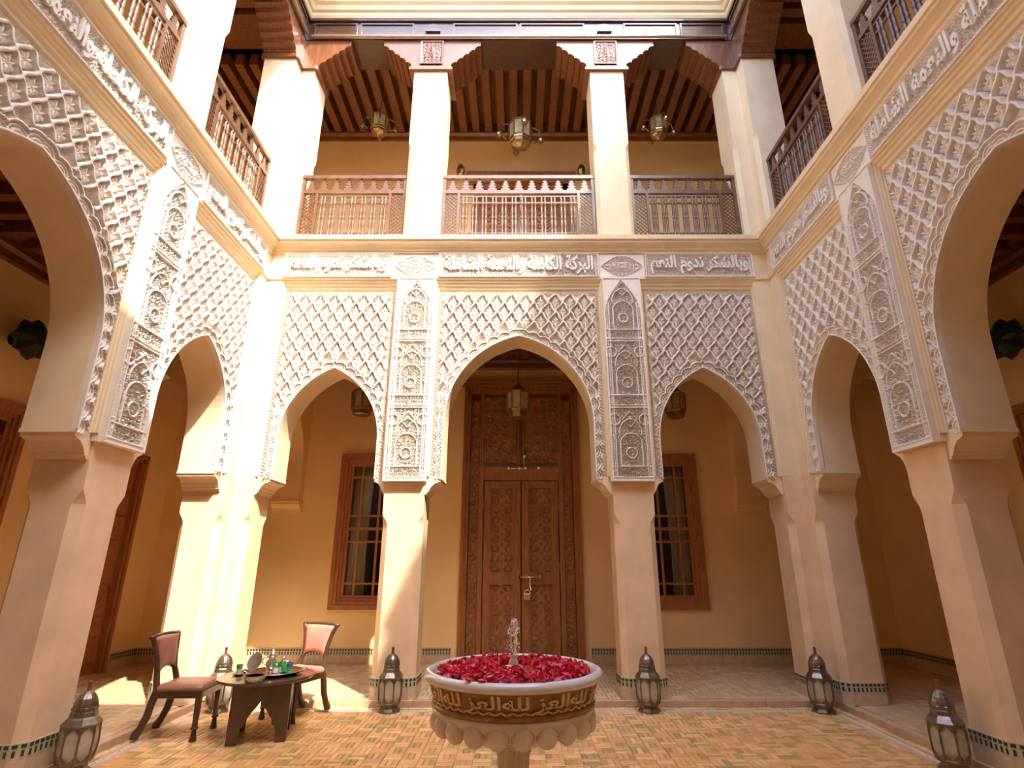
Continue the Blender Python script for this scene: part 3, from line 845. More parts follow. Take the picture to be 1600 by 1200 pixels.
for (x, y), r, lab in CORNERS:
    lab2 = lab.replace('angular corner pier', 'angular cream pier of the upper gallery')
    link('gallery_corner_pier', ME['upier'], None, (x, y, 0), r, lab2.replace('behind the lantern', 'above the lantern').replace('between the two', 'above the two'), 'pillar', 'upper gallery corner piers')
    t = thing('corner_capital', lab2.replace('angular cream pier', 'L-shaped wooden bracket capital').replace('behind the lantern', 'above the lantern').replace('between the two', 'above the two'), 'capital', (x, y, 0), r, 'corner capitals of the upper gallery')
    m = MB()
    g = [(px, py) for px, py, _ in lring(.003, 0)]
    m.prism(grow(g, .05 * sgn), 9.65, 9.72, 'z'); m.build('cap_board', 'wood', t)
    MB().prism(g, 9.72, ZB0 - .004, 'z').build('block', 'wood', t)
    o = link('scalloped_bracket', ME['cbrk1'], t); o.scale = (-1, 1, 1)
    o = link('scalloped_bracket', ME['cbrk1'], t); o.rotation_euler = (0, 0, -PI / 2)
# beams, roof cornice, ceilings of the upper gallery
beam_m = MB().box(-W, W, -.012, .60, ZB0, ZB1)
ME['beam'] = beam_m.mesh('beam', 'beamwood')
def beam_frames():
    out = []
    for (a, c) in ((-3.62, -2.85), (-2.80, -1.85), (-1.16, -.02), (.02, 1.16), (1.85, 2.80), (2.85, 3.62)):
        m = MB(); z0, z1 = ZB0 + .08, ZB1 - .10
        for q in ((a, c, z0, z0 + .03), (a, c, z1 - .03, z1), (a, a + .03, z0, z1), (c - .03, c, z0, z1)):
            m.box(q[0], q[1], -.032, -.012, q[2], q[3])
        out.append(m.mesh('panel_frame', 'beamwood'))
    return out
BF = beam_frames()
def niche():
    m = MB(); P = [(.13 * math.cos(t), 10.5 + .17 * math.sin(t)) for t in np.linspace(0, PI, 12)]
    m.prism([(x, z) for x, z in P], -.045, -.012); return m.mesh('lunette', 'beamwood')
NI = niche()
ME['rod'] = MB().tube([(-W + .1, -.05, ZB0 + .035), (W - .1, -.05, ZB0 + .035)], .028, 8).mesh('turned_rod', 'rodwood', True)
ME['btop'] = MB().box(-W, W, -.05, -.012, ZB1 - .06, ZB1).mesh('top_fillet', 'beamwood')
ME['eave'] = sweep_x([(0, ZB1), (.05, 10.88), (.05, 10.93), (.09, 10.95), (.12, 11.02), (.17, 11.06), (.17, 11.12), (.22, 11.16), (.26, 11.28), (.26, 11.36), (.0, 11.40)], W, name='roof_cornice')
uj = MB().rings([[(-.075, .60, 0), (.075, .60, 0), (.075, .60, .26), (-.075, .60, .26)], [(-.075, 2.22, 0), (.075, 2.22, 0), (.075, 2.22, .26), (-.075, 2.22, .26)],
                 [(-.075, 2.30, .02), (.075, 2.30, .02), (.075, 2.30, .26), (-.075, 2.30, .26)], [(-.075, 2.34, .08), (.075, 2.34, .08), (.075, 2.34, .26), (-.075, 2.34, .26)]]).mesh('joist', 'wood')
EAVE = {'back': .58, 'left': .58, 'right': 0, 'front': .28}
PAR = {'back': 11.82, 'left': 11.82, 'right': 13.21, 'front': 11.70}
for side, (loc, rz) in FACADE.items():
    nm = {'back': 'over the three front balustrades facing the door', 'left': 'over the sunny arcade', 'right': 'over the shaded arcade', 'front': 'over the plain arcade'}[side]
    t = link('trim_beam_' + side, ME['beam'], None, loc, rz, 'panelled dark wood beam of the upper gallery ' + nm, 'beam', kind='structure')
    for f in BF: link('panel_frame', f, t)
    for s_ in (-1, 1): link('lunette', NI, t, (s_ * PC, 0, 0))
    link('turned_rod', ME['rod'], t); link('top_fillet', ME['btop'], t)
    e = GX + .2
    r = MB().box(-W, W, .0, .55, ZB1, 11.40).box(-W - .4, W + .4, .10, .55, 11.40, PAR[side]).build('trim_roof_' + side, 'cream', None, loc=loc, rz=rz, kind='structure', cat='parapet', label='cream moulded roof parapet ' + nm)
    link('roof_cornice', ME['eave'], r)
    ev = EAVE[side]
    if ev: link('eave_soffit', sweep_x([(.0, 11.40), (ev, 11.43), (ev + .02, 11.50), (-.1, 11.62)], W, name='eave_soffit'), r)
    c = MB().box(-e, e, .50, GD + .25, 10.72, 10.90).build('ceiling_upper_' + side, 'wood', None, loc=loc, rz=rz, kind='structure', cat='ceiling', label='dark joisted wooden ceiling of the upper gallery ' + nm)
    if side == 'front': continue
    e2 = GX if side == 'back' else W
    for j in range(int(2 * e2 / .27)): link('joist', uj, c, (-e2 + .135 + j * .27, 0, 10.46))
    MB().prism([(GD, 10.72), (GD, 10.36), (GD - .04, 10.36), (GD - .06, 10.44), (GD - .12, 10.48), (GD - .12, 10.72)], -e2, e2, 'x').build('wood_cornice', 'woodx', c)
    MB().box(-GX, GX, .5, GD, UPF - .2, UPF - .02).build('floor_upper_' + side, 'gbrick', None, loc=loc, rz=rz, kind='structure', cat='floor', label='upper gallery floor ' + nm)
# barrel tiles along the taller parapet
rt = thing('roof_tile_coping', 'green barrel tile coping on the taller parapet above the shaded arcade', 'roof tiles', (0, 0, 0), kind='structure')
bt = MB(); n = 8
R = []
for y in (-.02, .62):
    R.append([(.085 * math.cos(PI * k / n), y, .075 * math.sin(PI * k / n) - .005) for k in range(n + 1)])
bt.rings(R, True, True); btm = bt.mesh('barrel_tile', 'rooftile')
for j in range(40):
    o = link('barrel_tile', btm, rt, fpos('right', -W + .1 + j * .19, 0, 13.205), -PI / 2)

# ------------------------------------------------------------------ balustrades
spn = MB()
prof = [(.012, 0), (.012, .03), (.019, .05), (.012, .08), (.015, .20), (.018, .30), (.012, .335), (.021, .36), (.012, .385), (.018, .42), (.015, .52), (.012, .60), (.019, .625), (.012, .65), (.017, .68), (.012, .72), (.012, .76)]
prof = [(r * 1.3, z) for r, z in prof]
ME['spindle'] = spn.lathe(prof, 6).mesh('spindle', 'rail', True)
half = [(.072, 0), (.072, .028), (.036, .048), (.064, .078), (.026, .098), (.050, .126), (.018, .146), (.036, .172), (.012, .19), (.012, .215)]
tree = half + [(-x, z) for x, z in half[::-1]]
ME['tree'] = MB().prism(tree, -.012, .012).mesh('stepped_slat', 'rail')
def lattice_bits(w_, h_):
    m = MB(); s = .068
    n = int((w_ + h_) / s) + 2
    for sg in (1, -1):
        for k in range(-n, n):
            c = k * s
            P = []
            for t in np.linspace(0, h_, 2):
                P.append((sg * t + c, t))
            (xa, za), (xb, zb) = P
            # clip to width
            def clip(x):
                return max(0, min(w_, x))
            ca, cb = clip(xa), clip(xb)
            if abs(ca - cb) < .01: continue
            ta, tb = (ca - xa) / (xb - xa), (cb - xa) / (xb - xa)
            m.tube([(ca - w_ / 2, .004 * sg, h_ * ta), (cb - w_ / 2, .004 * sg, h_ * tb)], .0085, 4)
    for i in range(int(w_ / s) * 2):
        pass
    return m.mesh('turned_lattice', 'rail')
LW = .19
ME['lat'] = lattice_bits(LW, .80)
def balustrade(side, x0, x1, lab):
    o, r = FACADE[side]; c = (x0 + x1) / 2; w_ = x1 - x0
    t = thing('balustrade', lab, 'railing', fpos(side, c, .16, 0), r, 'turned wood balustrades of the upper gallery')
    h = w_ / 2; zb = UPF + .06
    MB().box(-h, h, -.035, .035, 7.53, 7.59).build('top_rail', 'rail', t)
    MB().box(-h, -h + .05, -.025, .025, UPF - .02, 7.53).build('post', 'rail', t); MB().box(h - .05, h, -.025, .025, UPF - .02, 7.53).build('post', 'rail', t)
    MB().box(-h + .05, h - .05, -.022, .022, 7.25, 7.31).build('middle_rail', 'rail', t)
    MB().box(-h + .05, h - .05, -.022, .022, zb, zb + .05).build('bottom_rail', 'rail', t)
    k = int(round((w_ - .1) / .212)); s = (w_ - .1) / k
    for j in range(k): link('stepped_slat', ME['tree'], t, (-h + .05 + (j + .5) * s, 0, 7.315))
    for sg in (-1, 1):
        link('turned_lattice', ME['lat'], t, (sg * (h - .05 - LW / 2), 0, zb + .07))
        xp = sg * (h - .05 - LW - .02); MB().box(xp - .02, xp + .02, -.022, .022, zb + .05, 7.25).build('post', 'rail', t)
    a = h - .05 - LW - .04; k = max(4, int(round(2 * a / .162))); s = 2 * a / k
    for z in (zb + .14, 7.08, 7.20): MB().box(-a, a, -.012, .012, z - .011, z + .011).build('cross_rail', 'rail', t)
    for j in range(k):
        for d in (-.027, .027): link('spindle', ME['spindle'], t, (-a + (j + .5) * s + d, 0, zb + .06))
    return t
balustrade('back', -3.495, -1.80, 'dark balustrade half in sun between cream column and corner, above the sunlit narrow arch')
balustrade('back', -1.22, 1.22, 'widest turned wood balustrade, partly sunlit, directly above the carved door arch')
balustrade('back', 1.80, 3.495, 'fully shaded dark balustrade above the narrow arch next to the shaded corner pier')
balustrade('left', 1.80, 3.495, 'turned wood balustrade above the narrow arch behind the tea table')
balustrade('left', -1.22, 1.22, 'wide turned wood balustrade above the wide arch of the sunny arcade')
balustrade('right', -3.495, -1.80, 'shaded turned wood balustrade above the narrow arch before the switch plates')
balustrade('right', -1.22, 1.22, 'wide turned wood balustrade above the wide arch of the shaded arcade')

# ------------------------------------------------------------------ doors and windows
def star_poly(r, n=8, k=.62, ph=0):
    return [((r if i % 2 == 0 else r * k) * math.cos(ph + PI * i / n), (r if i % 2 == 0 else r * k) * math.sin(ph + PI * i / n)) for i in range(2 * n)]
def carved_panel(w_, h_, cell):
    m = MB().box(-w_ / 2, w_ / 2, 0, .02, 0, h_)
    nx, nz = max(1, int(w_ / cell)), max(1, int(h_ / cell)); sx, sz = w_ / nx, h_ / nz
    for i in range(nx):
        for j in range(nz):
            cx, cz = -w_ / 2 + (i + .5) * sx, (j + .5) * sz; i0 = len(m.v)
            P = star_poly(min(sx, sz) * .47)
            b = len(m.v); n = len(P)
            m.rings([[(cx + x, 0.001, cz + z) for x, z in P], [(cx + x * .85, -.024, cz + z * .85) for x, z in P], [(cx + x * .35, -.010, cz + z * .35) for x, z in P]], False, True)
            if i < nx - 1 and j < nz - 1:
                Q = star_poly(min(sx, sz) * .2, 4, .6)
                m.rings([[(cx + sx / 2 + x, .001, cz + sz / 2 + z) for x, z in Q], [(cx + sx / 2 + x * .6, -.020, cz + sz / 2 + z * .6) for x, z in Q]], False, True)
    return m
def main_door():
    loc, rz = FACADE['back']; cx = .04; D = GD
    t = thing('door_1', 'tall dark carved wooden double door with brass bolts behind the fountain', 'door', (cx, B + D, 0), 0, kind='structure')
    z0, z1 = STEP, 4.72; H_ = 1.03
    for i, (u, y0, wd) in enumerate(((0, -.07, .05), (.05, -.045, .04), (.09, -.03, .03))):
        a = H_ - u
        m = MB().box(-a, -a + wd, y0, .10, z0, z1 - u).box(a - wd, a, y0, .10, z0, z1 - u).box(-a, a, y0, .10, z1 - u - wd, z1 - u)
        m.build('door_frame', 'doorwood', t)
    MB().box(-H_ - .05, H_ + .05, -.10, .02, z1, z1 + .06).box(-H_ - .08, H_ + .08, -.13, .02, z1 + .06, z1 + .10).build('door_cornice', 'doorwood', t)
    inner = H_ - .12
    MB().box(-inner, inner, .09, .12, z0, z1 - .12).build('door_backing', 'wood', t)
    for sg in (-1, 1):
        bs = carved_panel(.15, z1 - .2 - z0 - .1, .15); o = bs.build('carved_border', 'doorpanel', t); o.location = (sg * (inner - .085), .04, z0 + .05)
        MB().box(min(sg * .66, sg * .74), max(sg * .66, sg * .74), 0.0, .09, z0, 3.24).build('stile', 'doorwood', t)
        o = carved_panel(.60, 1.22, .15).build('transom_panel', 'doorpanel', t); o.location = (sg * .375, .055, 3.32)
        MB().box(min(sg * .03, sg * .06), max(sg * .03, sg * .06), .02, .09, 3.24, z1 - .12).build('stile', 'doorwood', t)
        for xx in (.675, .71): MB().box(min(sg * xx, sg * (xx + .03)), max(sg * xx, sg * (xx + .03)), .02, .09, 3.24, z1 - .12).build('stile', 'doorwood', t)
        lf = MB()
        xa, xb = (.014, .640)
        def bx(a, b_, y0, y1, za, zb): lf.box(min(sg * a, sg * b_), max(sg * a, sg * b_), y0, y1, za, zb)
        bx(xa, xa + .10, .02, .09, z0 + .01, 2.98); bx(xb - .09, xb, .02, .09, z0 + .01, 2.98)
        bx(xa + .10, xb - .09, .022, .09, 2.88, 2.98); bx(xa + .10, xb - .09, .022, .09, 1.29, 1.44); bx(xa + .10, xb - .09, .022, .09, z0 + .01, z0 + .16)
        leaf = lf.build('door_leaf', 'doorwood', t)
        pw = xb - .09 - xa - .10
        for za, zb, cl in ((1.44, 2.88, .15), (z0 + .16, 1.29, .15)):
            bd = MB(); u0, u1 = sorted((sg * (xa + .10), sg * (xb - .09)))
            bd.box(u0, u0 + .022, .008, .06, za, zb).box(u1 - .022, u1, .008, .06, za, zb).box(u0 + .022, u1 - .022, .008, .06, za, za + .022).box(u0 + .022, u1 - .022, .008, .06, zb - .022, zb)
            bd.build('bead_moulding', 'doorwood', leaf)
            o = carved_panel(pw, zb - za, cl).build('carved_panel', 'doorpanel', leaf); o.location = (sg * (xa + .10 + pw / 2), .058, za)
        for zz in (.45, 1.45, 2.5): MB().tube([(sg * .652, .012, zz), (sg * .652, .012, zz + .18)], .012, 6).build('hinge', 'iron', leaf)
    MB().box(-.655, .655, .0, .088, 2.995, 3.235).build('lock_rail', 'doorwood', t)
    for z, x0_, x1_ in ((3.20, -.26, .34), (1.385, -.06, .34)):
        b_ = MB().tube([(x0_, -.03, z), (x1_, -.03, z)], .015, 8).build('bolt', 'nail', t, smooth=True, label='brass sliding bolt')
        for xx in (x0_ + .04, -.03, .08, x1_ - .03): MB().box(xx - .018, xx + .018, -.05, .02, z - .024, z + .024).build('staple', 'nail', b_)
    k = MB().ball((.06, -.03, 3.42), .035, 8, 6, (1, .5, 1.3)); k.tube([(.06, -.03, 3.38), (.06, -.03, 3.20)], .010, 6); k.build('bolt_knob', 'nail', t)
    pl = MB().tube([(.15, -.04, 1.38), (.15, -.04, 1.24), (.17, -.04, 1.18)], .011, 6)
    pl.tube([(.10 + .05 * math.cos(a), -.045, 1.13 + .055 * math.sin(a)) for a in np.linspace(0, PI, 9)], .009, 6)
    ph = pl.build('hasp', 'nail', t); MB().box(.04, .15, -.065, -.03, 1.03, 1.13).build('padlock', 'nail', t, bevel=.01)
main_door()

def plank_door():
    loc, rz = FACADE['left']; a0, a1, z0, z1 = LDOOR
    t = thing('door_2', 'reddish panelled wooden door in the gallery beside the sunny arcade', 'door', fpos('left', (a0 + a1) / 2, GD), rz, kind='structure')
    h = (a1 - a0) / 2
    for i, (u, y0, wd) in enumerate(((0, -.06, .06), (.06, -.03, .05))):
        MB().box(-h + u, -h + u + wd, y0, .12, z0, z1 - u).box(h - u - wd, h - u, y0, .12, z0, z1 - u).box(-h + u, h - u, y0, .12, z1 - u - wd, z1 - u).build('door_frame', 'winwood', t)
    lf = MB().box(-h + .11, h - .11, .05, .11, z0, z1 - .11).build('door_leaf', 'winwood', t)
    n = 8; ph = (z1 - .2 - z0 - .1) / n
    for k in range(n):
        for sg in (-1, 1):
            x = sg * (h - .11) / 2; w_ = (h - .11) / 2 - .045
            zc = z0 + .1 + (k + .5) * ph; q = ph / 2 - .03
            MB().rings([[(x - w_, .05, zc - q), (x + w_, .05, zc - q), (x + w_, .05, zc + q), (x - w_, .05, zc + q)],
                        [(x - w_ + .03, .028, zc - q + .03), (x + w_ - .03, .028, zc - q + .03), (x + w_ - .03, .028, zc + q - .03), (x - w_ + .03, .028, zc + q - .03)]], False, True).build('raised_panel', 'winwood', lf)
    hd = MB().box(h - .19, h - .15, .03, .05, 1.0, 1.28); hd.tube([(h - .17, .03, 1.16), (h - .17, -.02, 1.16), (h - .29, -.02, 1.16)], .01, 6); hd.build('door_handle', 'brass', t, label='brass lever handle')
plank_door()

ME['mun'] = None
def window(side, a0, a1, idx, lab, curtain=True):
    o, rz = FACADE[side]; z0, z1 = WINZ; h = (a1 - a0) / 2; H_ = z1 - z0
    t = thing('window_%d' % idx, lab, 'window', fpos(side, (a0 + a1) / 2, GD, z0), rz, kind='structure')
    for u, y0, wd in ((-.05, -.055, .07), (.02, -.035, .05), (.07, .0, .045), (.115, .03, .05)):
        MB().box(-h + u, -h + u + wd, y0, .14, u, H_ - u).box(h - u - wd, h - u, y0, .14, u, H_ - u).box(-h + u + wd, h - u - wd, y0, .14, H_ - u - wd, H_ - u).box(-h + u + wd, h - u - wd, y0, .14, u, u + wd).build('window_frame', 'winwood', t)
    u = .165; xa, xb, za, zb = -h + u, h - u, u, H_ - u
    L = xb - xa; xs = [xa, xa + .165, (xa + xb) / 2, xb - .165, xb]
    T = zb - za; zs = [za, za + .085 * T, za + .40 * T, za + .50 * T, za + .60 * T, za + .91 * T, zb]
    for x in xs[1:-1]: MB().box(x - .02, x + .02, .035, .075, za, zb).build('muntin', 'winwood', t)
    for i, z in enumerate(zs[1:-1]): MB().box(xa, xb, .04, .07, z - (.028 if i == 2 else .018), z + (.028 if i == 2 else .018)).build('muntin', 'winwood', t)
    for i in range(len(xs) - 1):
        for j in range(len(zs) - 1):
            MB().box(xs[i], xs[i + 1], .053, .057, zs[j], zs[j + 1]).build('pane', 'pane', t)
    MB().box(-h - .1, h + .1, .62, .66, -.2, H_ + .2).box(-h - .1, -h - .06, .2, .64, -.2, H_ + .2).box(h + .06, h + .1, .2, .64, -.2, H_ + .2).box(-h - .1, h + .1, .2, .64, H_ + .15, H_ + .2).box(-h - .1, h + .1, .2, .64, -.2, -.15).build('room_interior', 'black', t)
    if curtain:
        for sg in (-1, 1):
            m = MB(); R = []; n = 26
            for z, sp in ((-.1, 1.0), (H_ * .35, .95), (H_ * .8, 1.05), (H_ + .1, 1.15)):
                R.append([(sg * (h - .05 - .40 * sp * k / n), .26 + .025 * math.sin(k * 1.7), z) for k in range(n + 1)])
            m.rings(R, False, False, closed=False); c = m.build('curtain', 'curtain', t, smooth=True); c.modifiers.new('thick', 'SOLIDIFY').thickness = .004
    return t
window('back', -WIN_B, -WIN_A, 1, 'brown wooden window with small panes behind the half-sunlit pillar')
window('back', WIN_A, WIN_B, 2, 'brown wooden window with small panes behind the fully shaded pillar')
window('left', WIN_A, WIN_B, 3, 'wooden gallery window behind the pillar of the sunny arcade', False)
window('right', -WIN_B, -WIN_A, 4, 'wooden gallery window behind the yellow-lit pillar of the shaded arcade', False)
for s_ in (('left', -WIN_B, -WIN_A), ('right', WIN_A, WIN_B)):
    window(s_[0], s_[1], s_[2], 5 if s_[0] == 'left' else 6, 'wooden gallery window farther along the %s arcade' % ('sunny' if s_[0] == 'left' else 'shaded'), False)
# upper door opening
t = thing('door_3', 'dark wooden double door of the upper gallery behind the widest balustrade', 'door', (.05, B + GD, UPF), 0, kind='structure')
MB().box(-1.0, -.88, -.05, .12, 0, 2.88).box(.88, 1.0, -.05, .12, 0, 2.88).box(-1.0, 1.0, -.05, .12, 2.76, 2.88).build('door_frame', 'doorwood', t)
for sg in (-1, 1):
    lf = MB().box(min(sg * .01, sg * .88), max(sg * .01, sg * .88), .05, .10, 0, 2.76).build('door_leaf', 'doorwood', t)
    for za, zb in ((.15, 1.2), (1.35, 2.6)):
        o = carved_panel(.62, zb - za, .155).build('carved_panel', 'doorpanel', lf); o.location = (sg * .45, .035, za)
MB().box(-1.15, 1.15, -.12, 0, 3.02, 3.16).box(-1.1, 1.1, -.08, 0, 2.9, 3.02).build('door_cornice', 'doorwood', t)

# ------------------------------------------------------------------ fountain
FX, FY = -.03, 3.62
ft = thing('fountain', 'white marble pedestal fountain with carved ochre inscription band', 'fountain', (FX, FY, 0))
def flute(k, n, z): return 1 + .07 * math.cos(k * PI)
MB().lathe([(.20, 0), (.20, .03), (.185, .05), (.15, .07), (.14, .09), (.125, .13)], 40).build('plinth', 'marbled', ft, smooth=True, angle=40)
MB().lathe([(.125, .13), (.098, .20), (.088, .32), (.082, .48), (.086, .56), (.10, .60), (.11, .625)], 48, mod=flute).build('fluted_stem', 'marbled', ft, smooth=True, angle=50)
MB().lathe([(.10, .61), (.18, .635), (.30, .675), (.39, .72), (.445, .775), (.468, .812), (.472, .822), (.466, .832), (.44, .834)], 64).build('bowl_underside', 'marbled', ft, smooth=True)
MB().lathe([(.43, .833), (.466, .836), (.474, .846), (.466, .856), (.456, .862), (.464, .90), (.480, .948), (.488, .966), (.47, .968), (.44, .968)], 72).build('inscription_band', 'ochremarble', ft, smooth=True, angle=40)
MB().lathe([(.46, .964), (.490, .964), (.514, .970), (.524, .985), (.522, 1.003), (.508, 1.016), (.492, 1.020), (.478, 1.016), (.472, 1.006), (.468, .985), (.46, .95), (.40, .90), (.0, .88)], 80).build('rim', 'marble', ft, smooth=True)
beadm = MB().ball((0, 0, 0), .060, 16, 12, (1.0, .85, 1.02)).mesh('bead', 'marbled', True)
NB = 21
for k in range(NB):
    a = 2 * PI * (k + .15) / NB
    o = link('bead', beadm, ft, (.430 * math.cos(a), .430 * math.sin(a), .760)); o.rotation_euler = (0, 0, a + PI / 2)
# lettering bent round the band
fl = text_mesh('lettering', 'العز لله', .355, .088, .014, 'letterstone', offset=.022)
co = np.empty(len(fl.vertices) * 3, np.float32); fl.vertices.foreach_get('co', co); co = co.reshape(-1, 3)
rb = .460 + (.480 - .460) * np.clip((co[:, 2] + .036) / .08, 0, 1); rad = rb - .002 - co[:, 1]
an = co[:, 0] / .46
fl.vertices.foreach_set('co', np.stack([rad * np.sin(an), -rad * np.cos(an), .914 + co[:, 2]], -1).astype(np.float32).ravel()); fl.update()
for k in range(8):
    o = link('lettering', fl, ft); o.rotation_euler = (0, 0, 2 * PI * (k + .35) / 8)
kn = MB()
for k in range(48):
    a = 2 * PI * k / 48
    for sg in (-1, 1):
        kn.tube([(.466 * math.cos(a - sg * .06), .466 * math.sin(a - sg * .06), .868), (.468 * math.cos(a), .468 * math.sin(a), .880), (.466 * math.cos(a + sg * .06), .466 * math.sin(a + sg * .06), .866)], .005, 4)
kn.build('knot_border', 'letterstone', ft)
MB().lathe([(.07, .885), (.065, .99), (.06, 1.015), (.045, 1.025), (.03, 1.03), (.026, 1.05), (.018, 1.06), (.018, 1.078)], 20).build('spout', 'marbled', ft, smooth=True, angle=40)
WT = MB(); RR = [[(r * math.cos(2 * PI * k / 48), r * math.sin(2 * PI * k / 48), .985) for k in range(48)] for r in (.455, .30, .085)]
WT.rings(RR, False, False).build('water', 'water', loc=(FX, FY, 0), kind='stuff', label='water filling the marble fountain bowl under the petals', cat='water')
# water jet: irregular column and flung drops
wj = MB(); r_ = random.Random(3)
path = []; rad = []
for i in range(15):
    t_ = i / 14; path.append((r_.uniform(-.006, .006) * t_ * 2, r_.uniform(-.006, .006), 1.086 + .185 * t_)); rad.append(.010 + .014 * t_ * (1.1 - t_) * 2.2 + r_.uniform(0, .005))
wj.tube(path, rad, 8)
jet = wj.build('water_jet', 'water', loc=(FX, FY, 0), label='small bubbling water jet rising from the petal-filled fountain', cat='water jet', kind='stuff', smooth=True)
wj = MB()
for i in range(120):
    z = r_.uniform(1.095, 1.285); s = .036 * math.sin(PI * min(1, (z - .98) / .32)) + .012; a = r_.uniform(0, 2 * PI)
    wj.ball((s * math.cos(a) * r_.random() ** .5, s * math.sin(a), z), r_.uniform(.002, .0065), 6, 4, (1, 1, r_.uniform(1, 2)))
for i in range(14):
    a = r_.uniform(0, 2 * PI); q = r_.uniform(.05, .2); wj.ball((q * math.cos(a), q * math.sin(a), r_.uniform(1.02, 1.24)), .0022, 5, 4)
wj.build('droplets', 'spray', jet, smooth=True)
# petals
def petal_mesh(seed):
    r0 = random.Random(seed); m = MB(); nu, nv = 5, 4; R = []
    L, Wd = r0.uniform(.036, .048), r0.uniform(.030, .040); cup = r0.uniform(.006, .014); curl = r0.uniform(-.008, .012)
    for j in range(nv + 1):
        v = j / nv; wv = Wd * math.sin(PI * (.12 + .80 * v)) ** .7 / 2
        R.append([(wv * (2 * i / nu - 1), L * (v - .5), cup * (2 * i / nu - 1) ** 2 + curl * v * v + .004) for i in range(nu + 1)])
    b = MB().rings(R, False, False, closed=False)
    return b
PM = [petal_mesh(i) for i in range(6)]; PMM = [p.mesh('rose_petal', 'petal', True) for p in PM]
def petal_xf(i):
    r0 = random.Random(i * 13 + 5)
    q = math.sqrt(r0.random()) * .440
    if q < .10: q = .10 + r0.random() * .3
    a = r0.uniform(0, 2 * PI)
    return q, a, Matrix.Translation((q * math.cos(a), q * math.sin(a), .992 + .018 * r0.random() + .014 * (1 - (q / .44) ** 2))) @ Matrix.Rotation(r0.uniform(0, 2 * PI), 4, 'Z') @ Matrix.Rotation(r0.gauss(0, .5), 4, 'X') @ Matrix.Rotation(r0.gauss(0, .4), 4, 'Y')
allp = [(i, *petal_xf(i)) for i in range(1400)]
allp.sort(key=lambda p: -p[3].translation.z + .15 * p[3].translation.y)
for i, q, a, mx in allp[:290]:
    o = link('rose_petal', PMM[i % 6], None, None, 0, 'loose red rose petal floating in the marble fountain bowl', 'petal', 'rose petals floating in the fountain')
    o.matrix_world = Matrix.Translation((FX, FY, .002)) @ mx
pm = MB()
for i, q, a, mx in allp[290:]:
    i0 = len(pm.v); pm.v += PM[i % 6].v; pm.f += [tuple(k + i0 for k in f) for f in PM[i % 6].f]; pm.xf(i0, mx)
pm.build('rose_petal_carpet', 'petal', None, smooth=True, loc=(FX, FY, 0), label='dense carpet of red rose petals filling the fountain bowl', cat='petals', kind='stuff', group='rose petals floating in the fountain')
for i, (a, q) in enumerate(((-1.9, .487), (-2.05, .50), (-1.25, .48))):
    o = link('rose_petal', PMM[i], None, (FX + q * math.cos(a), FY + q * math.sin(a), 1.018), a, 'red rose petal stranded on the white fountain rim', 'petal', 'petals stranded on the fountain rim')

# ------------------------------------------------------------------ floor lanterns
def lantern_parts(t):
    n = 8; ph = PI / 8
    MB().lathe([(.125, 0), (.128, .012), (.118, .03), (.10, .045), (.095, .07), (.118, .078), (.118, .088)], n, ph=ph).build('base', 'iron', t)
    prof = [(.118, .088), (.132, .15), (.136, .22), (.134, .30), (.128, .355)]
    def rad(z):
        for (r0, z0), (r1, z1) in zip(prof[:-1], prof[1:]):
            if z0 <= z <= z1: return r0 + (r1 - r0) * (z - z0) / (z1 - z0)
        return prof[-1][0]
    rib = MB()
    for k in range(n):
        a = ph + 2 * PI * k / n
        rib.tube([(r * math.cos(a), r * math.sin(a), z) for r, z in prof], .008, 6)
    for z in (.093, .352): rib.tube([(rad(z) * math.cos(ph + 2 * PI * k / n), rad(z) * math.sin(ph + 2 * PI * k / n), z) for k in range(n + 1)], .009, 6)
    # pierced arch filigree at top and bottom of every pane
    for k in range(n):
        a0, a1 = ph + 2 * PI * k / n, ph + 2 * PI * (k + 1) / n
        def P(u, z, off=.003):
            r = rad(z) + off; A = Vector((math.cos(a0), math.sin(a0), 0)) * r; C = Vector((math.cos(a1), math.sin(a1), 0)) * r
            p = A.lerp(C, u); return (p.x, p.y, z)
        up = [P(u, .34 - .055 * abs(2 * u - 1) ** 1.3 - .012 * math.cos(10 * PI * u)) for u in np.linspace(.06, .94, 11)]
        dn = [P(u, .108 + .055 * abs(2 * u - 1) ** 1.3) for u in np.linspace(.06, .94, 11)]
        b = len(rib.v)
        for pts, zz in ((up, .352), (dn, .095)):
            b = len(rib.v)
            for i, p in enumerate(pts):
                u = np.linspace(.06, .94, 11)[i]; rib.v += [p, P(u, zz)]
            for i in range(10): rib.f.append((b + 2 * i, b + 2 * i + 2, b + 2 * i + 3, b + 2 * i + 1))
    rib.build('filigree_frame', 'iron', t)
    for k in range(n):
        a0, a1 = ph + 2 * PI * k / n, ph + 2 * PI * (k + 1) / n; m = MB(); R = []
        for r, z in prof: R.append([((r - .004) * math.cos(a0), (r - .004) * math.sin(a0), z), ((r - .004) * math.cos(a1), (r - .004) * math.sin(a1), z)])
        m.rings(R, False, False, closed=False); m.build('pane', 'lglass', t)
    MB().lathe([(.14, .352), (.143, .362), (.132, .375), (.112, .40), (.098, .412), (.098, .42)], n, ph=ph).build('shoulder', 'iron', t)
    MB().lathe([(.098, .418), (.096, .44), (.088, .455), (.094, .462), (.094, .478), (.088, .484)], n, ph=ph).build('collar', 'iron', t)
    MB().lathe([(.088, .482), (.084, .51), (.072, .545), (.052, .575), (.030, .593), (.018, .60)], 16, ph=ph, mod=lambda k, n_, z: 1 + .035 * (k % 2)).build('dome', 'iron', t)
    MB().lathe([(.016, .597), (.018, .61), (.015, .62), (.015, .655), (.019, .66), (.012, .672)], 10).build('finial', 'copper', t, smooth=True)
first = None
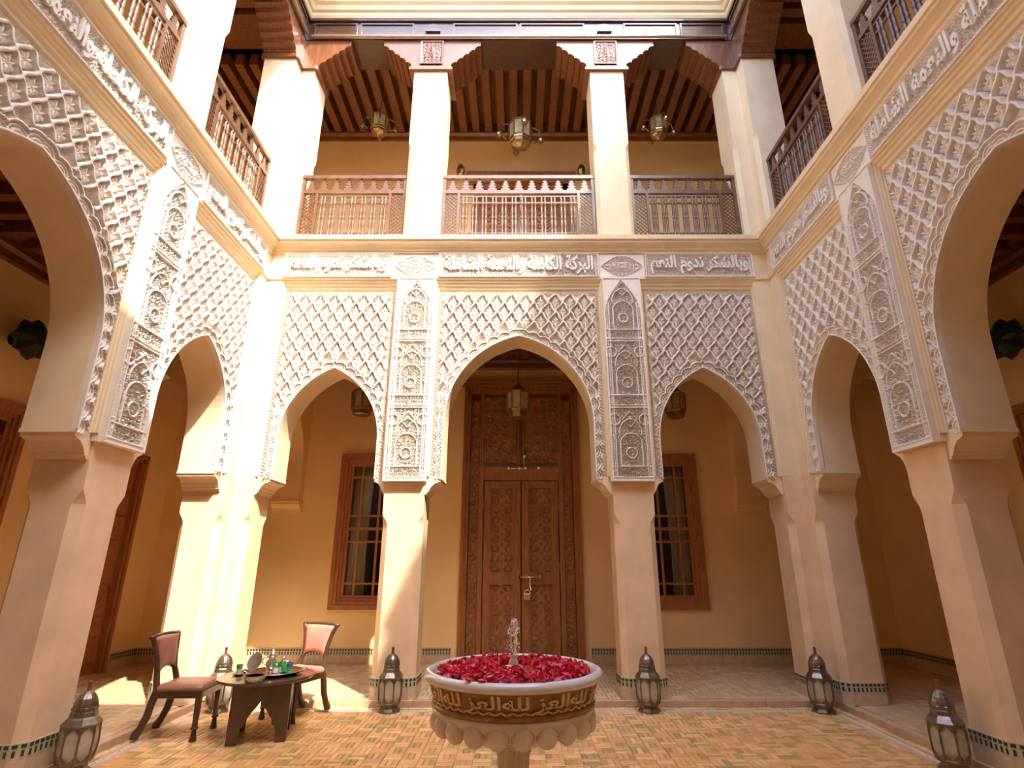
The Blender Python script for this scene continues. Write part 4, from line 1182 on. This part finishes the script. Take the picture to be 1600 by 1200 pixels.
for x, y, rz, lab in ((-1.475, 7.08, .1, 'metal and glass floor lantern before the half-sunlit pillar'), (1.49, 7.08, .3, 'metal and glass floor lantern before the fully shaded pillar'),
                      (3.46, 7.06, .2, 'metal and glass floor lantern tucked into the shaded court corner'), (-3.43, 7.08, .35, 'sunlit silvery floor lantern behind the tea table at the court corner'),
                      (3.53, 5.18, .15, 'metal and glass floor lantern at the foot of the yellow-lit pillar'), (-3.57, 5.12, .25, 'metal and glass floor lantern at the foot of the pillar near the brown-seated chair')):
    if first is None:
        first = thing('floor_lantern', lab, 'lantern', (x, y, 0), rz, 'eight-sided floor lanterns'); lantern_parts(first)
    else: copy_tree(first, (x, y, 0), rz, lab)

# ------------------------------------------------------------------ hanging lanterns
def pendant(lab, loc, ztop, s=1.0, ornate=False, group='hanging brass lanterns'):
    t = thing('pendant_lantern', lab, 'lantern', loc, .2, group)
    n = 8
    MB().tube([(0, 0, .46 * s), (0, 0, ztop - loc[2])], .010, 6).build('hanging_rod', 'copper', t)
    MB().lathe([(.02 * s, .47 * s), (.03 * s, .44 * s), (.07 * s, .42 * s), (.10 * s, .36 * s), (.13 * s, .33 * s), (.19 * s, .31 * s), (.19 * s, .295 * s)], n).build('cap', 'brass', t)
    fr = MB()
    for k in range(n):
        a = 2 * PI * k / n; fr.tube([(.18 * s * math.cos(a), .18 * s * math.sin(a), .30 * s), (.17 * s * math.cos(a), .17 * s * math.sin(a), .02 * s)], .012 * s, 6)
    for z, r in ((.02, .17), (.30, .18)): fr.tube([(r * s * math.cos(2 * PI * k / n), r * s * math.sin(2 * PI * k / n), z * s) for k in range(n + 1)], .012 * s, 6)
    fr.build('frame', 'brass', t)
    for k in range(n):
        a0, a1 = 2 * PI * k / n, 2 * PI * (k + 1) / n
        MB().rings([[(.172 * s * math.cos(a), .172 * s * math.sin(a), .30 * s) for a in (a0, a1)], [(.162 * s * math.cos(a), .162 * s * math.sin(a), .02 * s) for a in (a0, a1)]], False, False, closed=False).build('pane', 'dglass', t)
    MB().lathe([(.175 * s, .02 * s), (.165 * s, -.02 * s), (.15 * s, -.03 * s), (.15 * s, -.07 * s), (.11 * s, -.10 * s), (.05 * s, -.13 * s), (.02 * s, -.16 * s)] if ornate else [(.175 * s, .02 * s), (.165 * s, -.015 * s), (.15 * s, -.02 * s), (.15 * s, -.08 * s), (.12 * s, -.10 * s), (.05 * s, -.11 * s)], n).build('bottom_tier', 'brass', t)
    if ornate:
        for k in range(4):
            a = 2 * PI * k / 4
            MB().tube([(.18 * s * math.cos(a), .18 * s * math.sin(a), .3 * s), (.30 * s * math.cos(a), .30 * s * math.sin(a), .26 * s), (.33 * s * math.cos(a), .33 * s * math.sin(a), .10 * s), (.22 * s * math.cos(a), .22 * s * math.sin(a), .0)], .014 * s, 6).build('scroll_arm', 'brass', t)
            MB().ball((.33 * s * math.cos(a), .33 * s * math.sin(a), .08 * s), .05 * s, 8, 6, (1, 1, 1.4)).build('cup', 'brass', t)
    return t
pendant('large brass lantern hanging before the carved door under the wide arch', (-.01, 8.7, 3.97), ROOM_Z - .02, 1.05)
pendant('dim brass lantern hanging inside the narrow arch behind the pink chair', (-2.60, 8.77, 4.02), ROOM_Z - .02, 1.0)
pendant('dim brass lantern hanging inside the narrow arch beside the fully shaded pillar', (2.60, 8.77, 3.98), ROOM_Z - .02, 1.0)
pendant('brass lantern under the upper ceiling over the half-sunlit balustrade', (-2.72, 8.6, 9.62), 10.72, .95, True)
pendant('largest many-armed brass lantern under the upper ceiling over the widest balustrade', (.03, 8.6, 9.35), 10.72, 1.25, True)
pendant('brass lantern under the upper ceiling over the fully shaded balustrade', (2.72, 8.6, 9.55), 10.72, .95, True)
def sconce(x, lab):
    t = thing('wall_sconce', lab, 'wall lamp', (x, B + GD, 9.45), 0, 'small brass sconces by the upper door')
    MB().box(-.05, .05, -.02, 0, -.12, .12).build('back_plate', 'brass', t)
    MB().tube([(0, -.02, 0), (0, -.12, .03), (0, -.16, -.04)], .012, 6).build('arm', 'brass', t)
    MB().lathe([(.02, -.13), (.07, -.10), (.09, 0), (.08, .08), (.04, .14), (.015, .17)], 8, (0, -.16, 0)).build('shade', 'brass', t)
sconce(-1.22, 'small brass wall lamp by the upper door on the sunlit column side'); sconce(1.32, 'small brass wall lamp by the upper door on the shadowed column side')
def star_lamp(side, a, lab):
    t = thing('star_wall_lamp', lab, 'wall lamp', fpos(side, a, GD, 4.2), FACADE[side][1], 'dark star wall lamps')
    P = star_poly(.27, 8, .80)
    m = MB(); m.rings([[(x * .5, -.10, z * .5) for x, z in P], [(x * .8, -.16, z * .8) for x, z in P], [(x, -.24, z) for x, z in P], [(x * .8, -.32, z * .8) for x, z in P], [(x * .4, -.37, z * .4) for x, z in P]])
    m.build('star_body', 'darkiron', t)
    MB().tube([(0, 0, 0), (0, -.12, 0)], .03, 8).build('bracket', 'darkiron', t); MB().lathe([(.08, -.0), (.08, .02)], 12).build('rose', 'darkiron', t).rotation_euler = (PI / 2, 0, 0)
star_lamp('right', -2.64, 'dark star-shaped wall lamp seen through the wide arch of the shaded arcade')
star_lamp('left', 2.66, 'dark star-shaped wall lamp seen through the wide arch of the sunny arcade')
# switch plates
for i, y in enumerate((10.16, 9.98)): pass
for i, a in enumerate((-5.90, -5.74)):
    t = thing('switch_plate', 'small white switch plate low on the ochre gallery wall', 'switch', fpos('right', a, GD, 1.37), FACADE['right'][1], 'paired switch plates')
    MB().box(-.042, .042, -.010, 0, -.042, .042).build('plate', 'plastic', t, bevel=.003); MB().box(-.022, .022, -.016, -.009, -.03, .03).build('rocker', 'plastic', t)

# ------------------------------------------------------------------ chairs
def chair(lab, loc, rz, leather):
    t = thing('dining_chair', lab, 'chair', loc, rz, 'klismos style leather chairs')
    # faces -y; seat centre at origin
    w1, w0, d = .25, .215, .235; zs = .43
    MB().rings([[(-w1, -d, zs - .065), (w1, -d, zs - .065), (w0, d, zs - .065), (-w0, d, zs - .065)], [(-w1, -d, zs), (w1, -d, zs), (w0, d, zs), (-w0, d, zs)]]).build('seat_frame', 'chairwood', t, bevel=.006)
    m = MB(); R = []
    for k, (s, z) in enumerate(((.97, 0), (.99, .018), (.96, .034), (.85, .050), (.6, .060), (.25, .064))):
        ring = []
        for (x0, y0), (x1, y1) in zip(((-w1, -d), (w1, -d), (w0, d), (-w0, d)), ((w1, -d), (w0, d), (-w0, d), (-w1, -d))):
            for q in range(5): ring.append(((x0 + (x1 - x0) * q / 5) * s, (y0 + (y1 - y0) * q / 5) * s, zs + z))
        R.append(ring)
    m.rings(R); m.build('seat_cushion', leather, t, smooth=True, angle=50)
    for sg in (-1, 1):
        x, y = sg * (w1 - .03), -d + .03
        lg = MB()
        for a, b_, z0, z1 in ((.019, .026, .10, zs - .06),): lg.rings([chamfer_ring(x - a, x + a, y - a, y + a, .004, z0), chamfer_ring(x - b_, x + b_, y - b_, y + b_, .004, z1)])
        lg.lathe([(.022, .098), (.034, .105), (.034, .118), (.024, .125)], 10, (x, y, 0)); lg.lathe([(.032, 0), (.034, .01), (.024, .06), (.020, .10)], 8, (x, y, 0), ph=PI / 8)
        lg.build('leg', 'chairwood', t)
        xr = sg * (w0 - .025)
        lg = MB().tube([(xr, d - .02, zs - .01), (xr, d + .005, .33), (xr, d + .028, .21), (xr, d + .068, .11), (xr, d + .105, .05), (xr, d + .108, .022)], [.034, .036, .035, .033, .040, .038], 8)
        lg.build('leg', 'chairwood', t, smooth=True, angle=50)
        st = MB().tube([(xr, d - .03, zs - .03), (xr * .97, d, zs + .08), (sg * .165, d + .02, zs + .16), (sg * .172, d + .035, zs + .26), (sg * .205, d + .055, zs + .38), (sg * .245, d + .075, zs + .47)], [.030, .029, .027, .025, .025, .024], 8)
        st.build('stile', 'chairwood', t, smooth=True, angle=50)
        nr = MB()
        for k in range(15):
            q = k / 14; z = zs + .17 + .28 * q; x = sg * (.137 + .055 * q ** 1.6)
            nr.ball((x, d + .002 + .05 * q, z), .0065, 6, 4)
        nr.build('nail_row', 'nail', t, kind='stuff')
    MB().tube([(-.27, d + .082, zs + .475), (-.13, d + .098, zs + .482), (0, d + .103, zs + .485), (.13, d + .098, zs + .482), (.27, d + .082, zs + .475)], .018, 8).build('crest_rail', 'chairwood', t, smooth=True)
    m = MB(); R = []
    for q in np.linspace(0, 1, 9):
        hw = .150 + .062 * q ** 1.6; y = d + .030 + .05 * q; ring = []
        for k in range(9):
            u = 2 * k / 8 - 1; lift = (1 - q) * .035 * (1 - u * u)
            ring.append((hw * u, y - .024 * (1 - u ** 4) * math.sin(PI * min(1, max(0, .08 + .84 * q))) + .012 * (1 - u * u), zs + .165 + .30 * q + lift))
        R.append(ring)
    m.rings(R, False, False, closed=False); b_ = m.build('back_panel', leather, t, smooth=True); b_.modifiers.new('thick', 'SOLIDIFY').thickness = .03; b_.modifiers['thick'].offset = -1
    MB().tube([(-.15, d + .025, zs + .160), (-.07, d + .03, zs + .190), (0, d + .032, zs + .198), (.07, d + .03, zs + .190), (.15, d + .025, zs + .160)], .014, 8).build('lower_back_rail', 'chairwood', t, smooth=True)
    nr = MB()
    for k in range(13):
        u = -1 + k / 6; nr.ball((.135 * u, d + .008, zs + .205 - .032 * u * u), .006, 6, 4)
    nr.build('nail_row', 'nail', t, kind='stuff')
    return t
chair('dark wooden chair with brown leather seat, its back towards the shaded pillar', (-3.31, 6.18, 0), PI / 2 + .08, 'leather')
chair('dark wooden chair with pink leather seat and back, behind the tea table', (-2.50, 6.86, 0), -.42, 'pinkleather')

# ------------------------------------------------------------------ tea table and tea things
TX, TY, TZ = -2.53, 6.14, .54
tb = thing('tea_table', 'low dark round-topped tea table with arched legs between the chairs', 'table', (TX, TY, 0), .30)
MB().lathe([(.0, .505), (.40, .505), (.445, .512), (.455, .525), (.45, .538), (.44, .54), (.0, .54)], 64).build('tabletop', 'tablewood', tb, smooth=True, angle=40)
def side_panel(w_):
    h = w_ / 2; half = [(h, 0), (h - .085, 0), (h - .092, .10), (h - .105, .135), (h - .13, .16), (h - .135, .20), (h - .165, .235), (h - .185, .27), (max(.03, h - .215), .30), (0, .355)]
    pts = [(x, z) for x, z in half] + [(-x, z) for x, z in half[-2::-1]]
    pts += [(-h, .505), (h, .505)]
    return MB().prism(pts, -.011, .011).mesh('leg_panel', 'tablewood')
sa, sb = side_panel(.50), side_panel(.50)
for k in range(4):
    a = k * PI / 2; o = link('leg_panel', sa, tb, (.25 * math.sin(a), -.25 * math.cos(a), 0), a)
def tpos(px, py, z=TZ): return (TX + px, TY + py, z)
# tray, leaning dish, pots, glasses
ty = thing('serving_tray', 'shallow round silver tray carrying the glasses on the tea table', 'tray', tpos(.07, .02), .2)
MB().lathe([(0, .004), (.20, .004), (.235, .012), (.262, .03), (.268, .032), (.262, .036), (.232, .018), (.20, .010), (0, .010)], 48).build('tray_body', 'silver', ty, smooth=True)
for sg in (-1, 1): MB().tube([(sg * .255, -.05, .03), (sg * .30, -.03, .045), (sg * .30, .03, .045), (sg * .255, .05, .03)], .008, 6).build('handle', 'silver', ty, smooth=True)
dish = MB().lathe([(0, 0), (.055, .004), (.082, .018), (.088, .023), (.082, .021), (.055, .009), (0, .006)], 32)
dish.xf(0, Matrix.Rotation(1.15, 4, 'X')); dish.xf(0, Matrix.Translation((0, 0, .085)))
dish.build('pewter_dish', 'pewter', None, smooth=True, loc=tpos(-.125, .005, TZ + .026), rz=-.35, label='dull pewter dish standing on edge beside the teapot', cat='dish')
def teapot(px, py, s, lab, m1):
    t = thing('teapot', lab, 'teapot', tpos(px, py, TZ + .0125), .4)
    MB().lathe([(.034 * s, 0), (.036 * s, .008 * s), (.030 * s, .014 * s), (.048 * s, .035 * s), (.055 * s, .06 * s), (.050 * s, .085 * s), (.032 * s, .105 * s), (.030 * s, .118 * s), (.038 * s, .124 * s)], 24).build('body', m1, t, smooth=True)
    ld = MB().lathe([(.038 * s, .124 * s), (.034 * s, .135 * s), (.022 * s, .155 * s), (.008 * s, .168 * s), (.006 * s, .176 * s)], 20).build('lid', m1, t, smooth=True)
    MB().ball((0, 0, .186 * s), .010 * s, 10, 8, (1, 1, 1.5)).build('knob', m1, ld, smooth=True)
    MB().tube([(.048 * s, 0, .05 * s), (.075 * s, 0, .065 * s), (.088 * s, 0, .09 * s), (.10 * s, 0, .115 * s)], [.012 * s, .010 * s, .008 * s, .006 * s], 8).build('spout', m1, t, smooth=True)
    MB().tube([(-.034 * s, 0, .115 * s), (-.07 * s, 0, .115 * s), (-.082 * s, 0, .08 * s), (-.052 * s, 0, .045 * s)], .005 * s, 6).build('handle', m1, t, smooth=True)
teapot(.0, .09, 1.15, 'silver teapot with pointed lid on the tray', 'silver')
jar = thing('sugar_jar', 'round green glass jar with silver lid on the tray', 'jar', tpos(.165, .06, TZ + .0125))
MB().lathe([(.03, 0), (.045, .02), (.05, .05), (.045, .08), (.035, .09)], 20).build('body', 'greenglass', jar, smooth=True)
jl_ = MB().lathe([(.037, .09), (.035, .10), (.02, .112), (.006, .116)], 20).build('lid', 'silver', jar, smooth=True); MB().ball((0, 0, .124), .009, 8, 6).build('knob', 'silver', jl_)
def tea_glass(px, py, z, m1, m2, lab, grp='tea glasses'):
    t = thing('tea_glass', lab, 'glass', tpos(px, py, z), 0, grp)
    MB().lathe([(.0, .0), (.024, 0), (.026, .05), (.024, .05), (.022, .006), (.0, .006)], 16).build('glass_foot', m2, t)
    MB().lathe([(.026, .05), (.031, .09), (.029, .09), (.024, .05)], 16).build('coloured_rim', m1, t)
tea_glass(.075, .015, TZ + .0125, 'greenglass', 'clearglass', 'green-rimmed tea glass beside the silver teapot')
tea_glass(.105, .075, TZ + .0125, 'greenglass', 'clearglass', 'green-rimmed tea glass holding a spoon, between teapot and jar')
tea_glass(.215, .02, TZ + .0125, 'blueglass', 'greenglass', 'blue-rimmed green tea glass at the tray edge')
spo = MB().tube([(0, 0, .0), (.012, 0, .06), (.03, 0, .115)], .003, 5); spo.build('teaspoon', 'silver', None, loc=tpos(.105, .075, TZ + .017), label='small teaspoon leaning in a tea glass', cat='spoon')
sc = MB().lathe([(0, .0), (.035, 0), (.062, .012), (.064, .014), (.035, .005), (0, .004)], 28).build('saucer', 'tablewood', None, smooth=True, loc=tpos(-.275, -.02, TZ), label='small dark saucer under the lone green tea glass', cat='saucer')
tea_glass(-.275, -.02, TZ + .005, 'greenglass', 'clearglass', 'lone green-rimmed tea glass on a saucer at the table edge')
ash = thing('ashtray', 'cut-glass ashtray at the near edge of the tea table', 'ashtray', tpos(.03, -.345))
MB().lathe([(0, 0), (.075, 0), (.095, .03), (.10, .05), (.082, .05), (.07, .018), (0, .012)], 24, mod=lambda k, n, z: 1 + .05 * (k % 2)).build('bowl', 'clearglass', ash)
MB().lathe([(.082, .048), (.102, .048), (.102, .054), (.082, .054), (.082, .048)], 24).build('rim', 'silver', ash)
leaf = star_poly(.075, 6, .6, .2); MB().prism(leaf, 0, .003, 'z').build('paper_doily', 'paper', None, loc=tpos(-.11, -.14, TZ), label='cream star-shaped paper doily lying on the tea table', cat='doily')
